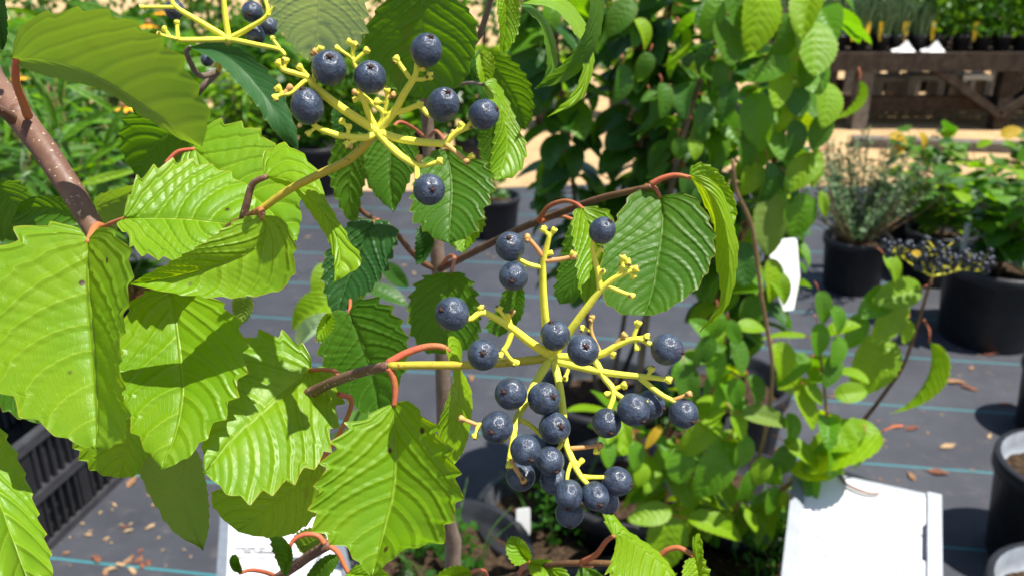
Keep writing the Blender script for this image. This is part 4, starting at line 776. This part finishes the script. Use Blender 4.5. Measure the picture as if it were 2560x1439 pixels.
leaf(A, 'bright', .34, [(1010, -120), (1015, -60), (1012, -20), (1005, 22)], [(930, -80), (945, -30), (975, 5)], [(1090, -80), (1080, -20), (1050, 8)], ty=-10)
# ---- A: centre leaves
leaf(A, 'mid', .345, [(872, 778), (900, 850), (925, 920), (940, 980), (948, 1040)], [(835, 780), (798, 850), (805, 900), (825, 950), (870, 1002), (910, 1032)], [(897, 745), (945, 750), (985, 780), (1015, 840), (1021, 890), (1000, 952), (975, 1012)], tx=-6, ty=6, fa=-2, fb=-5, pleat=.75, pet=[(905, 640), (880, 720)], pd=.42)
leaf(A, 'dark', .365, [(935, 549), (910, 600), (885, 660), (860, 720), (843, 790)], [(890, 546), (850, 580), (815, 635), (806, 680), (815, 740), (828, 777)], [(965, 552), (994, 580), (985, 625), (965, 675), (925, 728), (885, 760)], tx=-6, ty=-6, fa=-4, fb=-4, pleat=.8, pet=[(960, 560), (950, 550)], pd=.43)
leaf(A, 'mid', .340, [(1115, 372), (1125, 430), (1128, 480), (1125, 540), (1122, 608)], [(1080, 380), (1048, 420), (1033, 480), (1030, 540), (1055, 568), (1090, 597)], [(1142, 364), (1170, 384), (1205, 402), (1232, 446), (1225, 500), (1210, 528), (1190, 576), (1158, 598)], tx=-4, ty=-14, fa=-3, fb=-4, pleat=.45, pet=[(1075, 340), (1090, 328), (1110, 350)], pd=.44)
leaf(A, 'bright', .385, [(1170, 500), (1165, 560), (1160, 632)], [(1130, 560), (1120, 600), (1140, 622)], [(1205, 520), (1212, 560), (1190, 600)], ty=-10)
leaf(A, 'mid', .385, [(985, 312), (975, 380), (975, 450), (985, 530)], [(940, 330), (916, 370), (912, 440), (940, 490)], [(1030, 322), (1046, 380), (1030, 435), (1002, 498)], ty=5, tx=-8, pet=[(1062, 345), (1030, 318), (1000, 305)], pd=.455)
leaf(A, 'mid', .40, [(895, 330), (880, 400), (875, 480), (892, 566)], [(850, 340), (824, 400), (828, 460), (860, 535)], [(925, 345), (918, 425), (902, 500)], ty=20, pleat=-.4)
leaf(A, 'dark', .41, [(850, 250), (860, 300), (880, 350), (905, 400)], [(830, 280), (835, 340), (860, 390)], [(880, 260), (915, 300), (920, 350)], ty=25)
leaf(A, 'bright', .345, [(1205, 210), (1240, 238), (1262, 300), (1268, 370), (1240, 453)], [(1218, 240), (1240, 290), (1235, 345), (1228, 395), (1225, 430)], [(1236, 198), (1270, 253), (1298, 320), (1316, 372), (1302, 425), (1270, 446)], tx=18, ty=-10, fa=-8, fb=-1, pleat=.45, pet=[(1075, 265), (1120, 225), (1170, 208)], pd=.455, pm='barkg')
leaf(A, 'mid', .39, [(1195, 145), (1248, 190), (1288, 255), (1312, 325)], [(1228, 128), (1280, 150), (1320, 200), (1334, 255), (1328, 300)], [(1192, 190), (1218, 235), (1258, 285), (1290, 315)], ty=25, pleat=-.4)
leaf(A, 'bright', .36, [(1200, 130), (1205, 160), (1212, 195), (1216, 235)], [(1190, 150), (1195, 185), (1205, 215)], [(1225, 130), (1238, 160), (1230, 200)], ty=-10)
leaf(A, 'mid', .41, [(1240, 250), (1235, 330), (1230, 400), (1235, 450)], [(1205, 290), (1195, 350), (1208, 410)], [(1280, 300), (1290, 370), (1265, 430)], ty=25)
leaf(A, 'bright', .33, [(1262, -60), (1265, 20), (1262, 80), (1254, 142)], [(1240, -40), (1242, 20), (1249, 80), (1250, 120)], [(1290, -40), (1299, 20), (1297, 72), (1280, 112)], ty=8, tx=20)
# arching leaves seen edge on
leaf(A, 'mid', .345, [(1296, 10), (1345, 38), (1372, 90), (1382, 150), (1375, 190), (1338, 222)], [(1330, 16), (1370, 58), (1390, 110), (1394, 160), (1384, 192)], [(1318, 30), (1350, 60), (1362, 110), (1368, 160), (1358, 198)], tx=40, ty=-20, fa=8, fb=-8, pleat=.15, amp=.12)
leaf(A, 'yellow', .345, [(1300, 8), (1385, 2), (1435, 48), (1462, 110), (1472, 160), (1455, 220), (1425, 260), (1368, 293)], [(1390, -12), (1447, 33), (1477, 95), (1485, 160), (1468, 222), (1440, 260)], [(1378, 20), (1420, 58), (1447, 110), (1458, 160), (1442, 215), (1415, 252)], tx=35, ty=-20, fa=8, fb=-8, pleat=.15, amp=.12)
leaf(A, 'mid', .335, [(1497, -60), (1492, 40), (1470, 120), (1430, 170), (1380, 202), (1336, 223)], [(1510, -40), (1507, 50), (1487, 125), (1440, 187), (1385, 212)], [(1480, -40), (1472, 40), (1448, 108), (1408, 158), (1366, 194)], tx=20, ty=20, fa=8, fb=-8, pleat=-.2, amp=.1)
# ---- A: right branch
leaf(A, 'mid', .318, [(1652, 490), (1655, 550), (1650, 605), (1642, 660), (1632, 725), (1612, 788)], [(1622, 468), (1580, 485), (1545, 540), (1515, 600), (1503, 660), (1502, 710), (1516, 756), (1558, 784)], [(1682, 485), (1710, 482), (1742, 500), (1762, 528), (1782, 575), (1787, 618), (1772, 668), (1742, 720), (1690, 760), (1645, 784)],
     tx=-6, ty=-16, fa=-4, fb=-5, pleat=.7, amp=.06, pet=[(1612, 466), (1636, 470)], pd=.325, pr=1.0)
leaf(A, 'yellow', .320, [(1722, 440), (1778, 482), (1808, 542), (1822, 620), (1820, 700), (1800, 770), (1748, 829)], [(1740, 465), (1760, 510), (1780, 550), (1788, 600), (1788, 650), (1800, 715), (1795, 765)], [(1758, 440), (1800, 470), (1822, 520), (1836, 570), (1846, 615), (1842, 670), (1834, 720), (1808, 780)],
     tx=-20, ty=15, fa=4, fb=4, pleat=-.3, amp=.1, pet=[(1626, 462), (1655, 446), (1690, 438)], pd=.323, pr=1.1)
leaf(A, 'bright', .330, [(1722, 440), (1770, 450), (1805, 490), (1836, 560)], [(1730, 415), (1760, 408), (1795, 428), (1830, 480), (1842, 530)], [(1750, 470), (1785, 510), (1815, 550)], ty=-25)
leaf(A, 'bright', .335, [(1455, 517), (1476, 580), (1480, 650), (1466, 772)], [(1434, 530), (1431, 590), (1440, 650), (1448, 720)], [(1500, 518), (1532, 545), (1520, 620), (1508, 690), (1490, 745)], tx=15, ty=-12, fa=-3, fb=-5, pleat=.5, pet=[(1345, 552), (1370, 518), (1408, 503), (1438, 508)], pd=.375, pr=1.0)
leaf(A, 'mid', .37, [(1430, 545), (1460, 600), (1440, 690), (1400, 760)], [(1410, 600), (1395, 680), (1385, 730)], [(1480, 600), (1480, 690), (1440, 750)], ty=15, pet=[(1348, 556), (1395, 540)], pd=.375, pr=1.)
leaf(A, 'mid', .395, [(1128, 680), (1118, 740), (1110, 800), (1108, 885)], [(1080, 685), (1045, 705), (1022, 760), (1026, 825), (1060, 876)], [(1155, 682), (1182, 712), (1196, 762), (1200, 822), (1188, 862), (1150, 880)], ty=8, pleat=.4, pet=[(1104, 664), (1122, 642), (1136, 645)], pd=.49, pr=1.2)
leaf(A, 'mid', .40, [(1300, 700), (1285, 760), (1245, 842)], [(1265, 720), (1238, 780), (1215, 820)], [(1312, 740), (1305, 790), (1275, 825)], ty=10)
leaf(A, 'bright', .33, [(830, 782), (818, 800), (802, 830), (792, 856)], [(812, 785), (794, 815), (790, 840)], [(836, 800), (832, 825), (812, 845)], ty=-20)
leaf(A, 'dark', .43, [(1075, 560), (1070, 600), (1058, 640), (1040, 660)], [(1045, 570), (1038, 610), (1038, 640)], [(1085, 590), (1082, 620), (1060, 655)], ty=10)
leaf(A, 'under', .39, [(610, 740), (612, 765), (605, 790), (600, 812)], [(585, 745), (580, 770), (590, 800)], [(630, 745), (634, 770), (618, 800)], ty=20)
# ---- A: bottom right twig
leaf(A, 'bright', .375, [(1322, 1402), (1305, 1380), (1290, 1360), (1278, 1338)], [(1290, 1412), (1268, 1385), (1266, 1355)], [(1330, 1390), (1315, 1358), (1298, 1342)], ty=-15, pet=[(1298, 1434), (1308, 1415)], pd=.42, pr=1.1)
leaf(A, 'bright', .39, [(1318, 1405), (1350, 1410), (1390, 1430), (1425, 1470)], [(1340, 1396), (1380, 1400), (1420, 1430)], [(1325, 1430), (1350, 1460), (1390, 1475)], ty=-25)
leaf(A, 'yellow', .352, [(1531, 1338), (1560, 1335), (1600, 1365), (1660, 1412), (1700, 1470)], [(1515, 1310), (1508, 1283), (1530, 1282), (1562, 1318), (1600, 1345), (1645, 1378), (1680, 1420)], [(1540, 1350), (1532, 1390), (1520, 1430), (1540, 1475), (1620, 1490)], tx=10, ty=-8, fa=5, fb=-3, pleat=.3, pet=[(1455, 1404), (1490, 1385), (1515, 1352)], pd=.374, pr=1.2)
leaf(A, 'yellow', .348, [(1738, 1392), (1745, 1420), (1750, 1450), (1745, 1490)], [(1730, 1360), (1742, 1332), (1755, 1350), (1760, 1395), (1775, 1440)], [(1715, 1400), (1705, 1440), (1715, 1475)], ty=-15, pet=[(1640, 1400), (1665, 1375), (1695, 1368), (1722, 1380)], pd=.36, pr=1.2)
leaf(A, 'bright', .39, [(1650, 1440), (1640, 1470), (1630, 1500), (1620, 1530)], [(1600, 1430), (1580, 1480)], [(1690, 1435), (1700, 1490)], ty=-20, pet=[(1642, 1408), (1655, 1425)], pd=.36)
leaf(A, 'mid', .40, [(1450, 1412), (1490, 1425), (1500, 1450), (1490, 1500)], [(1440, 1440), (1430, 1480)], [(1510, 1440), (1530, 1480)], ty=-10, pet=[(1452, 1408), (1480, 1415)], pd=.374)
leaf(A, 'bright', .40, [(1180, 1428), (1150, 1432), (1110, 1450), (1080, 1480)], [(1150, 1412), (1110, 1422), (1080, 1450)], [(1175, 1450), (1140, 1480)], ty=-20, pet=[(1220, 1450), (1212, 1428), (1195, 1424)], pd=.47, pr=1.1)
# ---- A: bottom left twig
leaf(A, 'mid', .34, [(725, 1362), (722, 1385), (715, 1410), (712, 1440)], [(705, 1340), (678, 1338), (680, 1370), (700, 1420)], [(730, 1370), (732, 1400), (722, 1430)], ty=15, tx=15, pet=[(812, 1358), (795, 1338), (765, 1334), (738, 1345)], pd=.34, pr=1.05)
leaf(A, 'under', .36, [(818, 1340), (790, 1350), (760, 1365), (735, 1352)], [(800, 1318), (765, 1320), (738, 1335)], [(812, 1370), (780, 1392), (752, 1380)], ty=25)
leaf(A, 'bright', .34, [(868, 1430), (900, 1435), (940, 1440), (990, 1460)], [(890, 1412), (920, 1405), (960, 1425)], [(860, 1450), (890, 1470), (940, 1480)], ty=-30, pet=[(824, 1362), (845, 1380), (860, 1410)], pd=.34, pr=1.1)
leaf(A, 'mid', .36, [(600, 1432), (592, 1415), (588, 1398), (588, 1384)], [(582, 1425), (573, 1405), (578, 1388)], [(606, 1425), (600, 1405), (596, 1392)], ty=10, pet=[(692, 1440), (660, 1428), (625, 1424)], pd=.39, pr=1.)
leaf(A, 'mid', .355, [(850, 1385), (820, 1400), (795, 1425), (770, 1460)], [(820, 1385), (790, 1405), (765, 1440)], [(848, 1400), (830, 1430), (800, 1460)], ty=15)

# ---------------------------------------------------------------- fruit stalks and berries
def cluster(plant, hub, d, ped, rays, berries, me=None, R0=1.0, dome=.045):
    """rays: [ [px...], r0, r1, material ] ; depth comes towards the viewer away from the hub"""
    def z(x, y): return d-dome*1e-3*math.hypot(x-hub[0], y-hub[1])
    mats = [M['yel'], M['ped'], M['pink'], M['scar']]; m = MB()
    if ped: m.tube([pw(x, y, dd_) for x, y, dd_ in ped], np.linspace(1.15, 1.3, len(ped))*1e-3*R0, 12, 1, n=30)
    m.ball(pw(*hub, d), .0019*R0, 0, 10, 6)
    for pts, r0, r1, mt, *tip in rays:
        P = [pw(x, y, z(x, y)) for x, y in pts]; r0 *= 1.2; r1 *= 1.15; R = np.linspace(r0, r1, len(P))*1e-3*R0
        if len(P) == 2: P = [P[0], (P[0]+P[1])/2, P[1]]; R = np.linspace(r0, r1, 3)*1e-3*R0
        m.tube(P, R, 8, mt, n=5*len(P))
        if tip and tip[0]:
            e, b = P[-1], P[-2]; t = (e-b)/np.linalg.norm(e-b); m.tube([e-t*.0013, e-t*.0002, e+t*.0005], np.array([r1, r1*1.75, r1*1.5])*1e-3*R0, 8, mt, n=6); m.tube([e+t*.0004, e+t*.0007], r1*.9e-3*R0, 7, 3)
            s_ = np.cross(t, rng.normal(0, 1, 3)); s_ /= np.linalg.norm(s_); m.tube([b+(e-b)*.75, b+(e-b)*.8+s_*.0011*R0], [.0006*R0, .0007*R0], 6, mt); m.tube([b+(e-b)*.8+s_*.0011*R0, b+(e-b)*.8+s_*.0014*R0], .0005*R0, 6, 3)
    fs = m.build('fruit_stalk', mats, plant, pw(*hub, d))
    for x, y, r, dx, dy, off, el in berries:
        dep = d+off*1e-3; q = min(.97, math.hypot(dx, dy)); ax = dx*RT-dy*UP-FW*math.sqrt(1-q*q); berry(fs, pw(x, y, dep), ax, r*dep/FPX, me, el)
    return fs
def c2_(L): return [(640+x/2, y/2) for x, y in L]
h1 = (942, 328)
rays1 = [(c2_([(605, 655), (440, 550), (300, 440), (268, 392)]), 1.15, .85, 0), (c2_([(270, 392), (230, 376), (140, 350), (118, 322)]), .7, .55, 0), (c2_([(135, 345), (108, 312)]), .5, .5, 0, 1), (c2_([(140, 340), (150, 298)]), .5, .5, 0, 1), (c2_([(262, 385), (215, 332)]), .5, .48, 0, 1), (c2_([(285, 420), (310, 300), (325, 240)]), .6, .5, 0, 1), (c2_([(320, 290), (290, 255)]), .45, .45, 2, 1),
 (c2_([(250, 400), (175, 465), (130, 470)]), .6, .5, 0), (c2_([(140, 468), (172, 435)]), .5, .5, 2, 1), (c2_([(135, 470), (90, 488)]), .5, .45, 0, 1), (c2_([(130, 468), (110, 435)]), .5, .45, 0, 1),
 (c2_([(605, 650), (565, 575), (535, 490), (508, 462)]), .95, .65, 0), (c2_([(530, 485), (492, 498)]), .5, .48, 0, 1), (c2_([(515, 468), (490, 460)]), .5, .45, 2, 1), (c2_([(525, 480), (520, 380), (490, 320), (482, 285)]), .75, .6, 0), (c2_([(482, 290), (488, 215)]), .55, .5, 0, 1), (c2_([(480, 290), (402, 240)]), .5, .45, 0, 1), (c2_([(488, 315), (556, 250)]), .55, .5, 0, 1), (c2_([(486, 230), (462, 205)]), .4, .4, 0, 1),
 (c2_([(608, 650), (642, 572), (590, 525), (535, 478)]), .85, .55, 0), (c2_([(640, 572), (655, 510), (655, 450)]), .6, .48, 0, 1), (c2_([(655, 495), (690, 470)]), .45, .42, 2, 1), (c2_([(650, 510), (600, 512)]), .45, .42, 0, 1), (c2_([(642, 570), (740, 555), (815, 530), (865, 578), (910, 560)]), .75, .55, 0), (c2_([(815, 532), (822, 515)]), .55, .5, 0, 1),
 (c2_([(612, 652), (690, 560), (740, 470), (785, 400), (800, 365), (805, 315)]), 1.05, .6, 0), (c2_([(780, 405), (735, 345), (698, 290)]), .6, .55, 0, 1), (c2_([(790, 395), (830, 398), (872, 384)]), .55, .5, 0, 1), (c2_([(868, 388), (872, 368)]), .4, .4, 0, 1), (c2_([(800, 350), (838, 345)]), .45, .4, 0, 1),
 (c2_([(600, 660), (555, 688), (440, 682), (360, 660), (295, 630), (270, 580)]), .95, .6, 0), (c2_([(300, 638), (258, 668)]), .45, .42, 0, 1), (c2_([(458, 682), (465, 630)]), .5, .48, 0, 1), (c2_([(465, 640), (425, 605)]), .45, .45, 0, 1), (c2_([(520, 690), (450, 725)]), .55, .5, 0, 1), (c2_([(480, 705), (470, 735)]), .4, .4, 2, 1),
 (c2_([(612, 662), (700, 690), (800, 708), (945, 720)]), 1.1, .9, 0), (c2_([(940, 720), (1000, 665), (1065, 632), (1120, 590)]), .8, .6, 0), (c2_([(1000, 662), (1030, 622)]), .5, .48, 0, 1), (c2_([(1040, 645), (1075, 622)]), .5, .45, 0, 1), (c2_([(950, 722), (1000, 762), (1055, 808)]), .65, .55, 2, 1), (c2_([(1050, 800), (1082, 778)]), .5, .45, 0, 1), (c2_([(975, 690), (985, 660)]), .45, .4, 2, 1),
 (c2_([(612, 665), (670, 730), (730, 785), (808, 832)]), 1.05, .8, 0), (c2_([(805, 830), (870, 822), (925, 806)]), .65, .55, 0, 1), (c2_([(806, 830), (805, 900)]), .7, .6, 0), (c2_([(812, 825), (818, 785)]), .55, .5, 2, 1)]
b1 = [(823, 170, 44, .2, -.42, -12, 1), (925, 193, 41, .18, -.42, -12, 1), (1066, 126, 40, .32, -.62, -13, 1.06), (768, 266, 41, -.18, -.86, -11, 1.12), (1108, 262, 41, .32, -.55, -12, 1.1), (1210, 286, 38, .86, -.3, -14, 1.0), (1073, 474, 40, .28, .12, -11, 1)]
cluster(B, h1, .252, [(648, 527, .270), (720, 476, .265), (800, 435, .260), (868, 402, .256), (915, 360, .253), (942, 328, .252)], rays1, b1)
h2 = (1378, 891)
rays2 = [([(1375, 888), (1325, 855), (1280, 820), (1240, 795), (1205, 780), (1175, 798), (1150, 790)], 1.15, .6, 0), ([(1278, 817), (1270, 785)], .55, .5, 0, 1), ([(1276, 812), (1245, 770)], .5, .48, 0, 1), ([(1272, 800), (1282, 778)], .4, .4, 2, 1), ([(1282, 824), (1268, 862), (1256, 878)], .75, .6, 0), ([(1260, 875), (1276, 897), (1292, 907)], .6, .5, 0, 1), ([(1257, 878), (1250, 890)], .5, .45, 0, 1), ([(1206, 782), (1200, 768)], .5, .45, 0, 1),
 ([(1380, 885), (1366, 820), (1358, 730), (1358, 660), (1366, 620), (1376, 582)], 1.1, .6, 0), ([(1374, 590), (1356, 572)], .5, .45, 0, 1), ([(1376, 590), (1386, 574)], .5, .45, 0, 1), ([(1358, 668), (1325, 662), (1290, 645)], .65, .55, 0), ([(1356, 640), (1335, 612), (1316, 592)], .6, .55, 2, 1), ([(1362, 652), (1400, 648), (1436, 640)], .65, .5, 2, 1), ([(1425, 643), (1432, 632)], .4, .4, 0, 1), ([(1362, 640), (1378, 632)], .45, .4, 0, 1), ([(1320, 660), (1292, 670)], .5, .5, 0),
 ([(1385, 885), (1430, 820), (1480, 752), (1512, 714), (1545, 690), (1592, 672)], 1.1, .55, 0, 1), ([(1555, 684), (1556, 642)], .55, .48, 0, 1), ([(1556, 660), (1572, 652)], .4, .4, 0, 1), ([(1570, 680), (1586, 690)], .45, .42, 0, 1), ([(1500, 722), (1495, 680), (1486, 645), (1482, 612), (1490, 590)], .75, .5, 0), ([(1492, 675), (1508, 680)], .5, .45, 0, 1), ([(1486, 640), (1503, 622)], .45, .42, 0, 1), ([(1515, 712), (1550, 728), (1582, 740)], .6, .5, 0, 1), ([(1535, 700), (1560, 665)], .5, .48, 0, 1),
 ([(1382, 890), (1440, 892), (1500, 886), (1545, 862), (1592, 846), (1630, 862)], 1.05, .65, 0), ([(1582, 845), (1597, 806)], .55, .5, 0, 1), ([(1525, 878), (1545, 855), (1562, 836)], .65, .55, 2, 1), ([(1592, 846), (1620, 840)], .55, .5, 0, 1), ([(1588, 850), (1592, 872)], .45, .4, 0, 1), ([(1500, 880), (1478, 828), (1480, 792)], .5, .45, 2, 1), ([(1478, 828), (1455, 818)], .45, .42, 0, 1), ([(1510, 878), (1535, 885)], .45, .42, 0, 1),
 ([(1385, 900), (1480, 924), (1540, 934), (1600, 940), (1640, 944), (1675, 950)], 1.0, .55, 0, 1), ([(1600, 944), (1650, 984), (1684, 1002), (1700, 1015)], .7, .55, 0), ([(1682, 1000), (1725, 984)], .55, .48, 2, 1), ([(1618, 942), (1630, 920)], .5, .48, 0, 1), ([(1425, 912), (1412, 948)], .5, .48, 0, 1),
 ([(1486, 896), (1510, 942), (1535, 978), (1524, 1020), (1518, 1040)], .85, .6, 0), ([(1535, 980), (1558, 995), (1580, 1010)], .65, .55, 0), ([(1530, 975), (1562, 960)], .55, .5, 0, 1), ([(1530, 980), (1516, 985)], .5, .45, 0, 1), ([(1575, 1005), (1620, 1005)], .5, .5, 0),
 ([(1374, 898), (1340, 955), (1312, 1010), (1292, 1045), (1283, 1095), (1273, 1148)], 1.1, .65, 0), ([(1300, 1052), (1242, 1062), (1195, 1060)], .6, .5, 0), ([(1196, 1062), (1152, 1045)], .5, .5, 2, 1), ([(1195, 1062), (1188, 1092)], .5, .45, 0, 1), ([(1296, 1045), (1330, 1065), (1358, 1092)], .65, .6, 0), ([(1276, 1150), (1295, 1180), (1310, 1202)], .6, .5, 2, 1), ([(1272, 1146), (1272, 1165)], .5, .45, 0, 1), ([(1310, 1015), (1280, 1000)], .6, .5, 0), ([(1320, 1000), (1350, 1000)], .55, .5, 0),
 ([(1384, 900), (1398, 960), (1408, 1030), (1412, 1095), (1428, 1145), (1452, 1190), (1475, 1215)], 1.05, .6, 0), ([(1425, 1120), (1465, 1117), (1502, 1112)], .55, .5, 2, 1), ([(1425, 1130), (1440, 1160)], .6, .5, 0, 1), ([(1452, 1190), (1480, 1192), (1510, 1192)], .6, .5, 0), ([(1430, 1150), (1420, 1180), (1416, 1210)], .5, .45, 0), ([(1412, 1100), (1392, 1125), (1380, 1140)], .55, .5, 0), ([(1440, 1170), (1455, 1150)], .45, .42, 0, 1), ([(1490, 1115), (1490, 1130)], .4, .4, 0, 1)]
b2 = [(1275, 616, 37, -.1, -.55, -13, 1), (1284, 691, 37, -.15, .35, -14, 1), (1506, 576, 33, .5, -.65, -15, 1.06), (1130, 784, 43, -.6, -.25, -14, 1), (1208, 886, 40, 0, -.15, -14, 1), (1388, 838, 38, -.3, -.9, -8, 1), (1458, 875, 40, .1, -.3, -15, 1), (1668, 873, 40, .96, .2, -14, 1), (1277, 983, 41, -.45, -.2, -12, 1), (1360, 995, 41, .55, -.2, -12, 1),
 (1242, 1068, 41, -.35, .15, -14, 1), (1387, 1069, 40, .35, -.2, -12, 1), (1314, 1124, 39, .35, .55, -20, 1), (1375, 1152, 36, .4, .65, -17, 1), (1386, 1200, 36, .35, .35, -10, 1), (1302, 1190, 37, .3, .3, -9, 1), (1422, 1236, 36, -.05, .85, -16, 1.05), (1424, 1283, 36, 0, .9, -9, .95), (1488, 1239, 35, .25, .4, -16, 1.1), (1518, 1254, 30, .3, .9, -7, 1),
 (1543, 1202, 37, .94, .2, -14, 1), (1517, 1057, 37, .2, .6, -13, 1), (1584, 1024, 41, .5, .65, -16, 1), (1626, 1010, 36, .92, .3, -8, 1), (1709, 1033, 37, .5, .5, -15, 1)]
cluster(B, h2, .256, [(972, 914, .264), (1050, 912, .262), (1150, 912, .260), (1250, 907, .258), (1350, 897, .256), (1378, 891, .256)], rays2, b2)
h0 = (572, 98)
rays0 = [([(572, 98), (500, 55), (440, 18), (425, -10)], 1.0, .7, 0), ([(440, 18), (352, 18)], .6, .5, 0, 1), ([(572, 98), (563, 40), (555, -40)], 1.0, .9, 0), ([(572, 98), (620, 72), (668, 38), (660, -10)], .95, .6, 0), ([(668, 38), (750, 42)], .6, .45, 0, 1), ([(572, 98), (510, 100), (445, 100)], 1.0, .8, 0), ([(445, 100), (442, 55)], .7, .6, 0, 1), ([(445, 98), (410, 90), (395, 85)], .6, .5, 0, 1), ([(425, 92), (410, 70)], .5, .5, 0, 1),
 ([(572, 98), (640, 112), (700, 125), (712, 140)], .95, .6, 0), ([(700, 122), (680, 95)], .5, .45, 0, 1), ([(668, 38), (690, 10)], .5, .45, 0, 1)]
b0 = [(639, 88, 24, .3, .8, 2, 1), (672, 65, 23, .3, .8, 4, 1), (436, 25, 24, 0, .5, 6, 1), (630, 30, 26, 0, .5, 8, 1), (518, 150, 16, 0, .9, 12, 1)]
cluster(B, h0, .36, [(545, 180, .39), (560, 130, .375), (572, 98, .36)], rays0, b0, R0=1.05)
